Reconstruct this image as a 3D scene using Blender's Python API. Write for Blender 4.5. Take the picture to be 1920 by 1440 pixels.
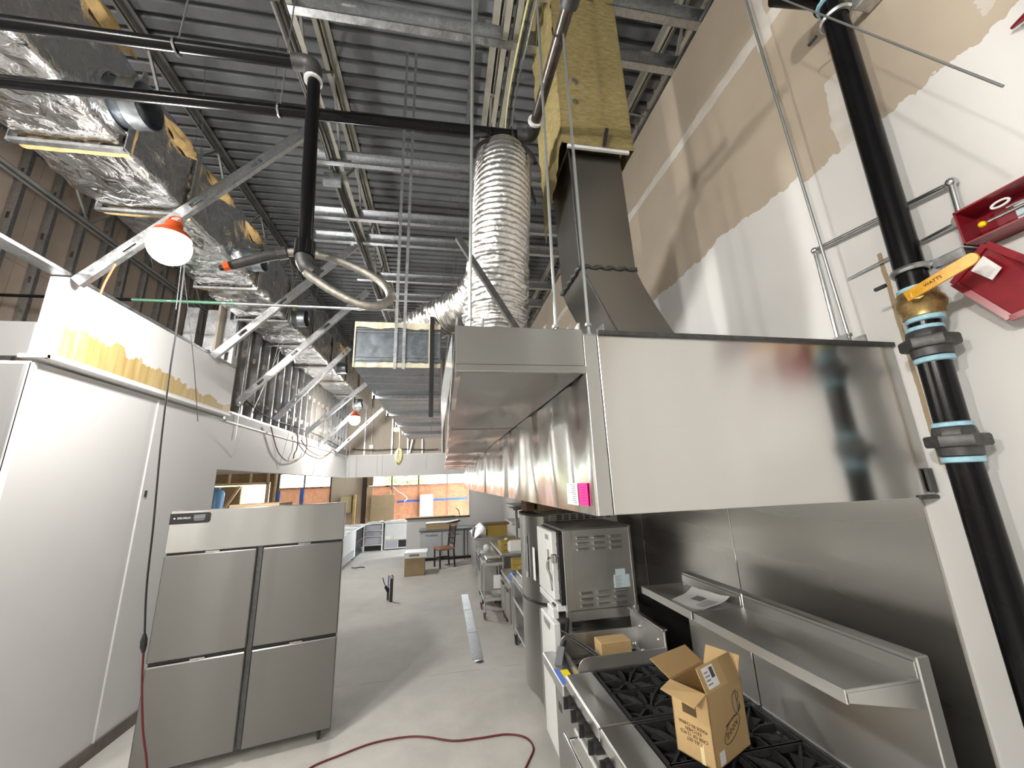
import bpy, math, random
from mathutils import Vector, Matrix, noise
random.seed(7)
for o in list(bpy.data.objects): bpy.data.objects.remove(o, do_unlink=True)
S = bpy.context.scene
COL = S.collection
V = Vector
PI = math.pi
# ------------------------------------------------------------------ camera
CH = 2.1
FPX = 721.0
def _axes():
    d = (830-960, 908-720); zx = -110.0
    Y = V((d[0], d[1], FPX)).normalized()
    zy = (FPX*FPX + d[0]*zx)/d[1]
    Z = V((zx, -zy, FPX)).normalized()
    X = Y.cross(Z)
    return Matrix((X, Y, Z))
RW = _axes()
cam_d = bpy.data.cameras.new('camera'); cam = bpy.data.objects.new('camera', cam_d); COL.objects.link(cam)
cam_d.sensor_fit = 'HORIZONTAL'; cam_d.sensor_width = 36.0; cam_d.lens = FPX*36/1920
cam_d.clip_start = 0.02; cam_d.clip_end = 200
_r, _u, _b = RW @ V((1,0,0)), RW @ V((0,-1,0)), RW @ V((0,0,-1))
cam.matrix_world = Matrix(((_r.x,_u.x,_b.x,0),(_r.y,_u.y,_b.y,0),(_r.z,_u.z,_b.z,CH),(0,0,0,1)))
S.camera = cam
def at(px, py, X=None, Y=None, Z=None):
    """survey helper: the point of the room seen along a measured direction, on a known plane"""
    d = RW @ V((px-960, py-720, FPX))
    t = X/d.x if X is not None else (Y/d.y if Y is not None else (Z-CH)/d.z)
    return V((0,0,CH)) + d*t
# ------------------------------------------------------------------ world, exposure
W = bpy.data.worlds.new('sky'); S.world = W; W.use_nodes = True
bg = W.node_tree.nodes['Background']; bg.inputs[0].default_value = (0.86, 0.94, 1.0, 1); bg.inputs[1].default_value = 3.0
S.view_settings.view_transform = 'Standard'; S.view_settings.look = 'None'
S.view_settings.gamma = 1.0; S.view_settings.use_curve_mapping = False
S.view_settings.exposure = 2.05
LAMP_POWER = 115.0
# ------------------------------------------------------------------ materials
MATS = {}
class NT:
    def __init__(s, name):
        s.m = bpy.data.materials.new(name); s.m.use_nodes = True
        s.t = s.m.node_tree; s.b = s.t.nodes['Principled BSDF']; s.out = s.t.nodes['Material Output']
        s.geo = None
    def n(s, typ, **k):
        nd = s.t.nodes.new(typ)
        for a, v in k.items(): setattr(nd, a, v)
        return nd
    def l(s, a, b): s.t.links.new(a, b)
    def pos(s, scale=None):
        g = s.n('ShaderNodeNewGeometry')
        if scale is None: return g.outputs['Position']
        mp = s.n('ShaderNodeMapping'); mp.inputs['Scale'].default_value = scale
        s.l(g.outputs['Position'], mp.inputs['Vector']); return mp.outputs['Vector']
    def obj(s, scale=(1,1,1)):
        g = s.n('ShaderNodeTexCoord'); mp = s.n('ShaderNodeMapping'); mp.inputs['Scale'].default_value = scale
        s.l(g.outputs['Object'], mp.inputs['Vector']); return mp.outputs['Vector']
    def noise(s, vec, scale, detail=4, rough=.55, out=0, dist=0):
        n = s.n('ShaderNodeTexNoise'); n.inputs['Scale'].default_value = scale; n.inputs['Detail'].default_value = detail
        n.inputs['Roughness'].default_value = rough; n.inputs['Distortion'].default_value = dist
        s.l(vec, n.inputs['Vector']); return n.outputs[out]
    def ramp(s, fac, stops):
        r = s.n('ShaderNodeValToRGB'); e = r.color_ramp.elements
        while len(e) < len(stops): e.new(.5)
        for i, (p, c) in enumerate(stops):
            e[i].position = p; e[i].color = (*c, 1) if len(c) == 3 else c
        s.l(fac, r.inputs[0]); return r.outputs[0]
    def math(s, op, a, b=None, c=None):
        n = s.n('ShaderNodeMath', operation=op)
        for i, v in enumerate((a, b, c)):
            if v is None: continue
            if isinstance(v, (int, float)): n.inputs[i].default_value = v
            else: s.l(v, n.inputs[i])
        return n.outputs[0]
    def mix(s, f, a, b, typ='MIX'):
        n = s.n('ShaderNodeMix', data_type='RGBA', blend_type=typ)
        for i, v in ((0, f), (6, a), (7, b)):
            if isinstance(v, (int, float)): n.inputs[i].default_value = v
            elif isinstance(v, tuple): n.inputs[i].default_value = (*v, 1)
            else: s.l(v, n.inputs[i])
        return n.outputs[2]
    def sep(s, vec):
        n = s.n('ShaderNodeSeparateXYZ'); s.l(vec, n.inputs[0]); return n.outputs
    def bump(s, h, strength=.3, dist=.01):
        b = s.n('ShaderNodeBump'); b.inputs['Strength'].default_value = strength; b.inputs['Distance'].default_value = dist
        s.l(h, b.inputs['Height']); s.l(b.outputs[0], s.b.inputs['Normal'])
    def set(s, col=None, rough=None, metal=None, **k):
        if col is not None:
            if isinstance(col, tuple): s.b.inputs['Base Color'].default_value = (*col, 1)
            else: s.l(col, s.b.inputs['Base Color'])
        for nm, v in (('Roughness', rough), ('Metallic', metal)):
            if v is None: continue
            if isinstance(v, (int, float)): s.b.inputs[nm].default_value = v
            else: s.l(v, s.b.inputs[nm])
        for kk, v in k.items():
            s.b.inputs[kk].default_value = v
        return s
def flat(name, col, rough=.5, metal=0.0, var=.0, scale=8, bump=0, **k):
    t = NT(name)
    if var:
        c = t.ramp(t.noise(t.pos(), scale, 5, .6), [(.3, tuple(x*(1-var) for x in col)), (.7, tuple(min(1, x*(1+var)) for x in col))])
        t.set(c, rough, metal, **k)
    else: t.set(col, rough, metal, **k)
    if bump: t.bump(t.noise(t.pos(), scale*12, 3), bump, .004)
    MATS[name] = t.m; return t
def brushed(name, col, rough, grain=(3,3,300), aniso=.8, rot=.25, wav=.006, wave=(1.1,1.1,.35)):
    t = NT(name)
    p = t.pos()
    big = t.noise(t.pos(wave), 1.6, 0, .3)
    fine = t.noise(t.pos(grain), 1.0, 2, .6)
    smear = t.noise(t.pos(tuple(x*2.0 for x in wave)), 1.2, 1, .4)
    c = t.mix(fine, tuple(x*.95 for x in col), col)
    c = t.mix(t.ramp(smear, [(.35, (0,0,0)), (.8, (.14,)*3)]), c, tuple(x*.8 for x in col))
    sm = t.ramp(smear, [(.3, (rough*.9,)*3), (.7, (rough*1.15,)*3)])
    t.set(c, sm, 1.0)
    t.b.inputs['Anisotropic'].default_value = aniso; t.b.inputs['Anisotropic Rotation'].default_value = rot
    tg = t.n('ShaderNodeTangent', direction_type='RADIAL', axis='Z'); t.l(tg.outputs[0], t.b.inputs['Tangent'])
    t.bump(big, .5, wav*8)
    MATS[name] = t.m
brushed('stainless', (.68,.675,.66), .22, wav=.004, wave=(2.4,2.4,.15))
brushed('stainless_wavy', (.70,.69,.67), .17, wav=.02, wave=(1.6,1.6,.5))
brushed('door_steel', (.25,.245,.235), .42, aniso=.5, wav=.002)
brushed('stainless_wall', (.60,.59,.57), .27, (300,300,3), .8, 0.0, .006, (.3,.3,2.2))
brushed('stainless_soft', (.68,.68,.665), .44, aniso=.5, wav=.002)
brushed('stainless_dark', (.46,.455,.44), .34, wav=.002)
brushed('black_steel', (.24,.23,.215), .34, aniso=.3, wav=.01)
def galv(name, col, rough, cell=60):
    t = NT(name); p = t.pos()
    v = t.n('ShaderNodeTexVoronoi'); v.inputs['Scale'].default_value = cell; t.l(p, v.inputs['Vector'])
    f = t.noise(p, 14, 4, .6)
    m = t.mix(.5, v.outputs['Color'], f)
    c = t.ramp(m, [(.25, tuple(x*.72 for x in col)), (.75, col)])
    r = t.ramp(f, [(.3, (rough*.8,)*3), (.7, (rough*1.25,)*3)])
    t.set(c, r, 1.0); t.bump(f, .15, .004); MATS[name] = t.m
galv('galvanized', (.66,.68,.70), .38)
galv('galvanized_duct', (.50,.55,.60), .36, 35)
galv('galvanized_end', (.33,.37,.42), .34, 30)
galv('stud_steel', (.60,.62,.64), .42, 50)
def foil():
    t = NT('foil'); p = t.pos()
    rn = t.n('ShaderNodeTexNoise', noise_type='RIDGED_MULTIFRACTAL'); rn.inputs['Scale'].default_value = 5; rn.inputs['Detail'].default_value = 3; rn.inputs['Roughness'].default_value = .45; rn.inputs['Distortion'].default_value = .8
    t.l(p, rn.inputs['Vector']); n1 = t.noise(p, 9, 3, .5, dist=1.5)
    h = t.math('ADD', t.math('MULTIPLY', rn.outputs[0], .35), n1)
    t.set((.82,.82,.83), t.ramp(n1, [(.3, (.13,)*3), (.75, (.26,)*3)]), 1.0); t.bump(h, .5, .03); MATS['foil'] = t.m
    t = NT('flex_foil'); p = t.pos()
    n1 = t.noise(p, 40, 4, .7, dist=1.0)
    t.set((.80,.79,.77), .24, 1.0); t.bump(n1, .45, .01); MATS['flex_foil'] = t.m
foil()
def concrete():
    t = NT('concrete'); p = t.pos()
    a = t.noise(p, .55, 5, .6); b = t.noise(p, 4, 6, .7); s_ = t.noise(p, 55, 3, .6)
    c = t.ramp(a, [(.32, (.40,.39,.36)), (.5, (.50,.485,.45)), (.68, (.57,.555,.52))])
    c = t.mix(.35, c, t.ramp(b, [(.3, (.36,.35,.33)), (.7, (.62,.60,.56))]))
    c = t.mix(t.ramp(s_, [(.62, (0,0,0)), (.72, (.45,)*3)]), c, (.30,.28,.25))
    xyz = t.sep(p)
    # faint saw-cut patches left by old partitions
    w1 = t.math('LESS_THAN', t.math('ABSOLUTE', t.math('SUBTRACT', xyz[1], 5.15)), .006)
    w1 = t.math('MULTIPLY', w1, t.math('GREATER_THAN', t.noise(p, 3), .5))
    c = t.mix(t.math('MULTIPLY', w1, .6), c, (.25,.24,.22))
    t.set(c, t.ramp(b, [(.3, (.55,)*3), (.7, (.8,)*3)]), 0); t.bump(t.math('ADD', b, t.math('MULTIPLY', s_, .3)), .12, .004); MATS['concrete'] = t.m
concrete()
def drywall(name, col, peel=.08):
    t = NT(name); p = t.pos()
    c = t.ramp(t.noise(p, 1.4, 4), [(.3, tuple(x*.96 for x in col)), (.7, col)])
    t.set(c, .62, 0); t.bump(t.noise(p, 140, 2), peel, .004); MATS[name] = t.m
drywall('white_wall', (.63,.625,.62)); drywall('board_tan', (.47,.405,.33)); drywall('board_grey', (.42,.42,.41)); drywall('board_grey_shaded', (.20,.20,.20)); drywall('board_light', (.70,.58,.44)); drywall('board_brown', (.50,.41,.33))  # the darkest grey board carries shade in its colour
def wall_right_mat():
    t = NT('patched_wall'); p = t.pos(); x = t.sep(p)
    wob = t.noise(p, 2.2, 5, .65); wob2 = t.noise(p, 9, 4, .6)
    wv = t.math('ADD', t.math('MULTIPLY', t.math('SUBTRACT', wob, .5), .20), t.math('MULTIPLY', t.math('SUBTRACT', wob2, .5), .08))
    edge = t.math('ADD', x[2], wv)
    # stepped roller edge: a little higher further down the room
    lim = t.math('ADD', 3.60, t.math('MULTIPLY', t.math('GREATER_THAN', x[1], 1.45), .07))
    paint = t.math('LESS_THAN', edge, lim)
    tan = t.ramp(t.noise(p, 1.8, 5), [(.3, (.43,.365,.285)), (.7, (.50,.43,.34))])
    mudc = t.ramp(t.noise(p, 6, 4), [(.3, (.55,.52,.47)), (.7, (.66,.64,.60))])
    mw = t.math('ADD', .045, t.math('MULTIPLY', wv, .35))
    seam = t.math('LESS_THAN', t.math('ABSOLUTE', t.math('SUBTRACT', x[2], 4.72)), mw)
    vs = t.math('LESS_THAN', t.math('ABSOLUTE', t.math('SUBTRACT', x[1], 1.17)), t.math('ADD', .06, t.math('MULTIPLY', wv, .5)))
    vs = t.math('MULTIPLY', vs, t.math('LESS_THAN', x[2], 4.0))
    vs2 = t.math('LESS_THAN', t.math('ABSOLUTE', t.math('SUBTRACT', x[1], 1.44)), t.math('ADD', .05, t.math('MULTIPLY', wv, .4)))
    vs2 = t.math('MULTIPLY', vs2, t.math('GREATER_THAN', x[2], 4.6))
    patch = t.math('MULTIPLY', t.math('LESS_THAN', t.math('ADD', x[1], wv), .70), t.math('GREATER_THAN', wob2, .48))
    mud = t.math('MAXIMUM', t.math('MAXIMUM', seam, vs), t.math('MAXIMUM', vs2, t.math('MULTIPLY', patch, .8)))
    up = t.mix(mud, tan, mudc)
    wh = t.ramp(t.noise(p, 1.1, 4), [(.3, (.66,.655,.64)), (.7, (.71,.705,.69))])
    c = t.mix(paint, up, wh)
    st = t.math('LESS_THAN', t.math('ABSOLUTE', t.math('SUBTRACT', x[1], t.math('ADD', 1.205, t.math('MULTIPLY', wv, .12)))), .009)
    st = t.math('MULTIPLY', st, t.math('MULTIPLY', t.math('LESS_THAN', x[2], 3.02), t.math('GREATER_THAN', x[2], 2.1)))
    c = t.mix(st, c, (.36,.27,.17))
    t.set(c, .6, 0); t.bump(t.noise(p, 150, 2), .08, .004); MATS['patched_wall'] = t.m
wall_right_mat()
def soffit_mat():   # white panel with smeared yellow adhesive
    t = NT('glued_panel'); p = t.pos(); x = t.sep(p)
    wob = t.noise(t.pos((1,1.2,.6)), 4.5, 5, .6)
    top = t.math('ADD', 3.36, t.math('ADD', t.math('MULTIPLY', t.math('SUBTRACT', wob, .5), .34), t.math('MULTIPLY', t.math('SUBTRACT', x[1], 3.6), -.075)))
    g = t.math('MULTIPLY', t.math('LESS_THAN', x[2], top), t.math('GREATER_THAN', x[2], 3.13))
    g = t.math('MULTIPLY', g, t.math('GREATER_THAN', x[1], 3.22))
    streak = t.noise(t.pos((1,9,.8)), 1.6, 4, .6, dist=.6)
    gc = t.ramp(streak, [(.35, (.38,.26,.09)), (.6, (.50,.37,.16)), (.75, (.58,.49,.30))])
    c = t.mix(g, (.62,.615,.61), gc)
    t.set(c, .5, 0); t.bump(t.math('MULTIPLY', streak, g), .3, .01); MATS['glued_panel'] = t.m
soffit_mat()
def cardboard(name, col):
    t = NT(name); p = t.pos()
    n1 = t.noise(p, 6, 4)
    c = t.ramp(n1, [(.3, tuple(x*.88 for x in col)), (.7, col)])
    t.set(c, .7, 0); t.bump(t.noise(p, 60, 3), .1, .003); MATS[name] = t.m
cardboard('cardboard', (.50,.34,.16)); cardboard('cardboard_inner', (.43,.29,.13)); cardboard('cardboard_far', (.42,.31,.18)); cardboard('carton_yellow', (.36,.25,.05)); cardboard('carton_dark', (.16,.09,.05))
def wool():
    t = NT('mineral_wool'); p = t.pos(); n1 = t.noise(t.pos((1,1,3)), 18, 6, .75)
    t.set(t.ramp(n1, [(.3, (.20,.155,.055)), (.7, (.40,.33,.15))]), .9, 0); t.bump(n1, .6, .02); MATS['mineral_wool'] = t.m
wool()
def paper_translucent():
    t = NT('kraft_paper'); p = t.pos(); n1 = t.noise(p, 3.2, 6, .6, dist=1.5)
    c = t.ramp(n1, [(.3, (.46,.20,.11)), (.7, (.60,.29,.17))])
    d = t.n('ShaderNodeBsdfDiffuse'); tr = t.n('ShaderNodeBsdfTranslucent'); mx = t.n('ShaderNodeMixShader')
    mx.inputs[0].default_value = .30
    t.l(c, d.inputs[0]); t.l(c, tr.inputs[0]); t.l(d.outputs[0], mx.inputs[1]); t.l(tr.outputs[0], mx.inputs[2])
    bp = t.n('ShaderNodeBump'); bp.inputs['Strength'].default_value = .6; bp.inputs['Distance'].default_value = .05
    t.l(n1, bp.inputs['Height']); t.l(bp.outputs[0], d.inputs['Normal'])
    t.l(mx.outputs[0], t.out.inputs[0]); MATS['kraft_paper'] = t.m
paper_translucent()
def glass():
    t = NT('glass'); tr = t.n('ShaderNodeBsdfTransparent'); gl = t.n('ShaderNodeBsdfGlossy'); gl.inputs['Roughness'].default_value = .02
    fr = t.n('ShaderNodeFresnel'); fr.inputs[0].default_value = 1.45; mx = t.n('ShaderNodeMixShader')
    tr.inputs[0].default_value = (.93,.96,.96,1)
    t.l(fr.outputs[0], mx.inputs[0]); t.l(tr.outputs[0], mx.inputs[1]); t.l(gl.outputs[0], mx.inputs[2]); t.l(mx.outputs[0], t.out.inputs[0]); MATS['glass'] = t.m
glass()
def emit(name, col, st):
    t = NT(name); t.set((0,0,0), 1, 0); t.b.inputs['Emission Color'].default_value = (*col, 1); t.b.inputs['Emission Strength'].default_value = st; MATS[name] = t.m
emit('bulb_glow', (1.0,.97,.92), LAMP_POWER)
emit('added_fill_glow', (1.0,.96,.90), LAMP_POWER*2.2)  # stronger glow for the two added lamps out of view
flat('deck_steel', (.19,.20,.215), .55, .0, .18, 3)
flat('joist_steel', (.235,.235,.225), .5, .0, .25, 6)
flat('chord_cream', (.40,.385,.33), .5, .0, .2, 6)
flat('black_pipe', (.005,.005,.006), .22, .0, .3, 20, **{'Specular IOR Level': .22})
flat('brown_pipe', (.10,.085,.075), .3, .6, .3, 20)
flat('pipe_fitting', (.10,.10,.10), .5, .7, .25, 30, .2)
flat('pipe_dope', (.36,.62,.75), .5, 0, .2, 40, .3)
flat('brass', (.40,.28,.12), .4, .8, .3, 40)
flat('yellow_handle', (.72,.36,.02), .35, 0, .15, 40)
flat('red_paint', (.24,.012,.022), .25, 0, .1, 20)
flat('orange_plastic', (.85,.12,.02), .4)
flat('black_plastic', (.015,.015,.016), .4)
flat('grey_plastic', (.16,.17,.18), .5)
flat('rubber', (.02,.02,.02), .7)
flat('caster_red', (.20,.07,.04), .6)
flat('cast_iron', (.028,.028,.030), .55, .3, .3, 30, .25)
flat('burner_tray', (.05,.05,.055), .45, .6, .3, 20)
flat('paper', (.80,.80,.80), .7)
flat('paper_blue', (.55,.66,.72), .6)
flat('ink', (.05,.05,.055), .7)
flat('ink_grey', (.24,.24,.25), .7)
flat('ink_brown', (.09,.055,.02), .7)
flat('pink_paper', (.95,.02,.28), .6)
flat('blue_tape', (.05,.16,.62), .5)
flat('blue_film', (.10,.20,.70), .4)
flat('yellow_tape', (.86,.70,.0), .5)
flat('pale_yellow', (.72,.62,.34), .5)
flat('mastic', (.72,.67,.50), .7, 0, .1, 20, .3)
flat('wood', (.52,.36,.20), .6, 0, .15, 10)
flat('wood_dark', (.16,.10,.06), .6, 0, .2, 10)
flat('osb', (.26,.17,.09), .8, 0, .3, 14)
flat('white_plastic', (.78,.78,.76), .4)
flat('white_metal', (.66,.67,.66), .4, 0, .05, 6)
flat('grey_laminate', (.45,.47,.49), .45, 0, .05, 4)
flat('bin_dark', (.10,.10,.12), .4)
flat('bin_clear', (.42,.42,.47), .25)
flat('brown_seat', (.30,.14,.07), .5, 0, .2, 20)
flat('dark_wood', (.035,.02,.018), .4)
flat('dark_frame', (.05,.04,.04), .4, .3)
flat('baseboard', (.13,.11,.095), .6, 0, .2, 10)
flat('trim_white', (.78,.78,.77), .4)
flat('wire_steel', (.42,.43,.43), .4, .9)
flat('rod_zinc', (.55,.60,.60), .35, .9)
flat('conduit', (.60,.62,.63), .25, .95, .1, 20)
flat('green_conduit', (.13,.30,.20), .4, .3)
flat('hose_braid', (.36,.345,.31), .38, .75, .25, 40, .4)
flat('red_cord', (.12,.012,.016), .45)
flat('orange_cord', (.75,.16,.06), .45)
flat('yellow_cord', (.62,.60,.12), .5)
flat('blue_plastic', (.16,.36,.62), .3)
flat('ground_lot', (.55,.55,.53), .8, 0, .1, 1)
flat('stucco', (.66,.58,.46), .8, 0, .05, 1)
flat('leaf', (.42,.48,.22), .7, 0, .3, 6)
flat('dark_inside', (.03,.03,.03), .8)
flat('chrome', (.75,.76,.78), .1, 1.0)
flat('chrome_soft', (.72,.72,.70), .25, 1.0)
flat('plastic_film', (.60,.62,.62), .12, 0, .1, 10)
flat('insulation_tan', (.52,.36,.16), .9, 0, .25, 14, .4)
flat('yellow_bulb_wire', (.62,.60,.30), .5)
# ------------------------------------------------------------------ mesh builder
ORG = {}
class MB:
    def __init__(s): s.v = []; s.f = []
    def add(s, vs, fs):
        b = len(s.v); s.v += [tuple(v) for v in vs]; s.f += [tuple(i+b for i in f) for f in fs]; return s
    def box(s, x0, x1, y0, y1, z0, z1):
        x0,x1=min(x0,x1),max(x0,x1); y0,y1=min(y0,y1),max(y0,y1); z0,z1=min(z0,z1),max(z0,z1)
        return s.add([(x0,y0,z0),(x1,y0,z0),(x1,y1,z0),(x0,y1,z0),(x0,y0,z1),(x1,y0,z1),(x1,y1,z1),(x0,y1,z1)],
            [(0,3,2,1),(4,5,6,7),(0,1,5,4),(1,2,6,5),(2,3,7,6),(3,0,4,7)])
    def bbox(s, x0, x1, y0, y1, z0, z1, b=.006):     # box with chamfered edges (rounded look)
        x0,x1=min(x0,x1),max(x0,x1); y0,y1=min(y0,y1),max(y0,y1); z0,z1=min(z0,z1),max(z0,z1)
        b = min(b, (x1-x0)*.45, (y1-y0)*.45, (z1-z0)*.45)
        vs = []; 
        def P(ix,iy,iz,ax):
            p = [(x0,x1)[ix],(y0,y1)[iy],(z0,z1)[iz]]; sg = [(1,-1)[ix],(1,-1)[iy],(1,-1)[iz]]
            for k in range(3):
                if k != ax: p[k] += sg[k]*b
            return tuple(p)
        idx = {}
        for ix in (0,1):
            for iy in (0,1):
                for iz in (0,1):
                    for ax in range(3):
                        idx[ix,iy,iz,ax] = len(vs); vs.append(P(ix,iy,iz,ax))
        fs = []
        I = idx
        for sx in (0,1):
            q = [I[sx,0,0,0],I[sx,1,0,0],I[sx,1,1,0],I[sx,0,1,0]]; fs.append(q if sx else q[::-1])
            q = [I[0,sx,0,1],I[0,sx,1,1],I[1,sx,1,1],I[1,sx,0,1]]; fs.append(q if sx else q[::-1])
            q = [I[0,0,sx,2],I[1,0,sx,2],I[1,1,sx,2],I[0,1,sx,2]]; fs.append(q if sx else q[::-1])
        for a in (0,1):
            for c in (0,1):
                q=[I[0,a,c,1],I[1,a,c,1],I[1,a,c,2],I[0,a,c,2]]; fs.append(q if a==c else q[::-1])
                q=[I[a,0,c,2],I[a,1,c,2],I[a,1,c,0],I[a,0,c,0]]; fs.append(q if a==c else q[::-1])
                q=[I[a,c,0,0],I[a,c,1,0],I[a,c,1,1],I[a,c,0,1]]; fs.append(q if a==c else q[::-1])
                for e in (0,1):
                    q=[I[a,c,e,0],I[a,c,e,1],I[a,c,e,2]]; fs.append(q if (a+c+e)%2==1 else q[::-1])
        return s.add(vs, fs)
    def quad(s, a, b, c, d): return s.add([a,b,c,d], [(0,1,2,3)])
    def slab(s, pts, thick):       # polygon extruded by vector thick
        n = len(pts); t = V(thick); P0 = [V(p) for p in pts]; P1 = [p+t for p in P0]
        fs = [tuple(range(n))[::-1], tuple(range(n, 2*n))] + [(i,(i+1)%n,n+(i+1)%n,n+i) for i in range(n)]
        return s.add(P0+P1, fs)
    def bar(s, p, q, w, h, up=(0,0,1)):
        p, q = V(p), V(q); d = (q-p).normalized(); u = V(up)
        if abs(d.dot(u)) > .98: u = V((1,0,0))
        a = d.cross(u).normalized()*w/2; b = a.cross(d).normalized()*h/2
        vs = [p-a-b,p+a-b,p+a+b,p-a+b,q-a-b,q+a-b,q+a+b,q-a+b]
        return s.add(vs, [(0,3,2,1),(4,5,6,7),(0,1,5,4),(1,2,6,5),(2,3,7,6),(3,0,4,7)])
    def tube(s, pts, r, n=8, caps=True):
        pts = [V(p) for p in pts]; m = len(pts)
        rr = r if isinstance(r, (list, tuple)) else [r]*m
        t0 = (pts[1]-pts[0]).normalized(); u = t0.orthogonal().normalized(); vs = []
        for i, p in enumerate(pts):
            t = (pts[min(i+1,m-1)]-pts[max(i-1,0)])
            t = t.normalized() if t.length > 1e-9 else t0
            u = (u - t*u.dot(t)).normalized() if (u-t*u.dot(t)).length > 1e-6 else t.orthogonal().normalized()
            w = t.cross(u)
            for k in range(n):
                a = 2*PI*k/n; vs.append(p + (u*math.cos(a)+w*math.sin(a))*rr[i])
        fs = [(i*n+k, i*n+(k+1)%n, (i+1)*n+(k+1)%n, (i+1)*n+k) for i in range(m-1) for k in range(n)]
        if caps: fs += [tuple(range(n))[::-1], tuple((m-1)*n+k for k in range(n))]
        return s.add(vs, fs)
    def cyl(s, p, q, r, n=16, r2=None): return s.tube([p,q], [r, r if r2 is None else r2], n)
    def lathe(s, o, prof, n=20, axis='z'):
        vs = []; o = V(o)
        for r, h in prof:
            for k in range(n):
                a = 2*PI*k/n; c, d = r*math.cos(a), r*math.sin(a)
                vs.append(o + (V((c,d,h)) if axis=='z' else (V((h,c,d)) if axis=='x' else V((c,h,d)))))
        m = len(prof)
        fs = [(i*n+k, i*n+(k+1)%n, (i+1)*n+(k+1)%n, (i+1)*n+k) for i in range(m-1) for k in range(n)]
        fs += [tuple(range(n))[::-1], tuple((m-1)*n+k for k in range(n))]
        return s.add(vs, fs)
    def sphere(s, c, r, nu=16, nv=10, sx=1, sy=1, sz=1):
        c = V(c); vs = [c+V((0,0,r*sz))]
        for i in range(1, nv):
            th = PI*i/nv
            for k in range(nu):
                a = 2*PI*k/nu; vs.append(c+V((r*sx*math.sin(th)*math.cos(a), r*sy*math.sin(th)*math.sin(a), r*sz*math.cos(th))))
        vs.append(c-V((0,0,r*sz))); L = len(vs)-1
        fs = [(0,1+k,1+(k+1)%nu) for k in range(nu)]
        for i in range(nv-2):
            for k in range(nu):
                a=1+i*nu+k; b=1+i*nu+(k+1)%nu; fs.append((a,a+nu,b+nu,b))
        fs += [(L,1+(nv-2)*nu+(k+1)%nu,1+(nv-2)*nu+k) for k in range(nu)]
        return s.add(vs, fs)
    def grid(s, fn, nu, nv):
        vs = [fn(i/nu, j/nv) for j in range(nv+1) for i in range(nu+1)]
        fs = [(j*(nu+1)+i, j*(nu+1)+i+1, (j+1)*(nu+1)+i+1, (j+1)*(nu+1)+i) for j in range(nv) for i in range(nu)]
        return s.add(vs, fs)
    def mesh(s, name, org, smooth):
        me = bpy.data.meshes.new(name); o = V(org)
        me.from_pydata([tuple(V(v)-o) for v in s.v], [], s.f); me.validate()
        if smooth:
            me.polygons.foreach_set('use_smooth', [True]*len(me.polygons))
            if smooth != 'all':
                try: me.set_sharp_from_angle(angle=math.radians(40))
                except Exception: pass
        me.update(); return me
    def base(s):
        xs=[v[0] for v in s.v]; ys=[v[1] for v in s.v]; zs=[v[2] for v in s.v]
        return ((min(xs)+max(xs))/2, (min(ys)+max(ys))/2, min(zs))
    def build(s, name, mat, parent=None, label=None, smooth=True):
        org = ORG[parent.name] if parent else s.base()
        me = s.mesh(name, org, smooth); me.materials.append(MATS[mat])
        o = bpy.data.objects.new(name, me); COL.objects.link(o)
        if parent: o.parent = parent; ORG[o.name] = org
        else: o.location = org; ORG[o.name] = org
        if label: o['label'] = label
        return o
def mb(): return MB()
def thing(name, label, cat, loc, group=None, local=False, rz=0):
    o = bpy.data.objects.new(name, None); COL.objects.link(o); o.location = loc; o.rotation_euler = (0,0,rz)
    o.empty_display_size = .1; o['label'] = label; o['category'] = cat
    if group: o['group'] = group
    ORG[o.name] = (0,0,0) if local else tuple(loc)
    return o
def tag(o, label, cat, group=None):
    o['label'] = label; o['category'] = cat
    if group: o['group'] = group
    return o
def struct(o, label=None):
    o['kind'] = 'structure'
    if label: o['label'] = label
    return o
def sempty(name, loc, label=None):
    o = bpy.data.objects.new(name, None); COL.objects.link(o); o.location = loc; o['kind'] = 'structure'
    if label: o['label'] = label
    ORG[o.name] = tuple(loc); return o
def dup(o, parent=None, off=(0,0,0)):
    c = o.copy(); COL.objects.link(c); c.parent = parent
    c.location = V(o.location)+V(off); ORG[c.name] = ORG.get(o.name, (0,0,0)); return c
def dup_tree(root, off, label=None, group=None, rz=None):
    r = dup(root, None, off)
    if rz is not None: r.rotation_euler = (0,0,rz)
    if label: r['label'] = label
    if group: r['group'] = group
    for ch in root.children:
        c = dup(ch, r)
        for g in ch.children: dup(g, c)
    return r
def text(name, body, size, mat4, mat, parent, thick=.0008, label=None):
    cu = bpy.data.curves.new(name, 'FONT'); cu.body = body; cu.size = size; cu.extrude = thick; cu.align_x = 'CENTER'; cu.align_y = 'CENTER'
    to = bpy.data.objects.new(name+'_tmp', cu); COL.objects.link(to)
    dg = bpy.context.evaluated_depsgraph_get(); me = bpy.data.meshes.new_from_object(to.evaluated_get(dg))
    bpy.data.objects.remove(to, do_unlink=True); bpy.data.curves.remove(cu)
    me.transform(mat4); me.transform(Matrix.Translation(-V(ORG[parent.name]))); me.materials.clear(); me.materials.append(MATS[mat])
    o = bpy.data.objects.new(name, me); COL.objects.link(o); o.parent = parent; ORG[o.name] = ORG[parent.name]
    if label: o['label'] = label
    return o
def frame(o, x, y):     # 4x4 with given origin, x axis, y axis
    x = V(x).normalized(); y = V(y); y = (y - x*y.dot(x)).normalized(); z = x.cross(y); o = V(o)
    return Matrix(((x.x,y.x,z.x,o.x),(x.y,y.y,z.y,o.y),(x.z,y.z,z.z,o.z),(0,0,0,1)))
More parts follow.
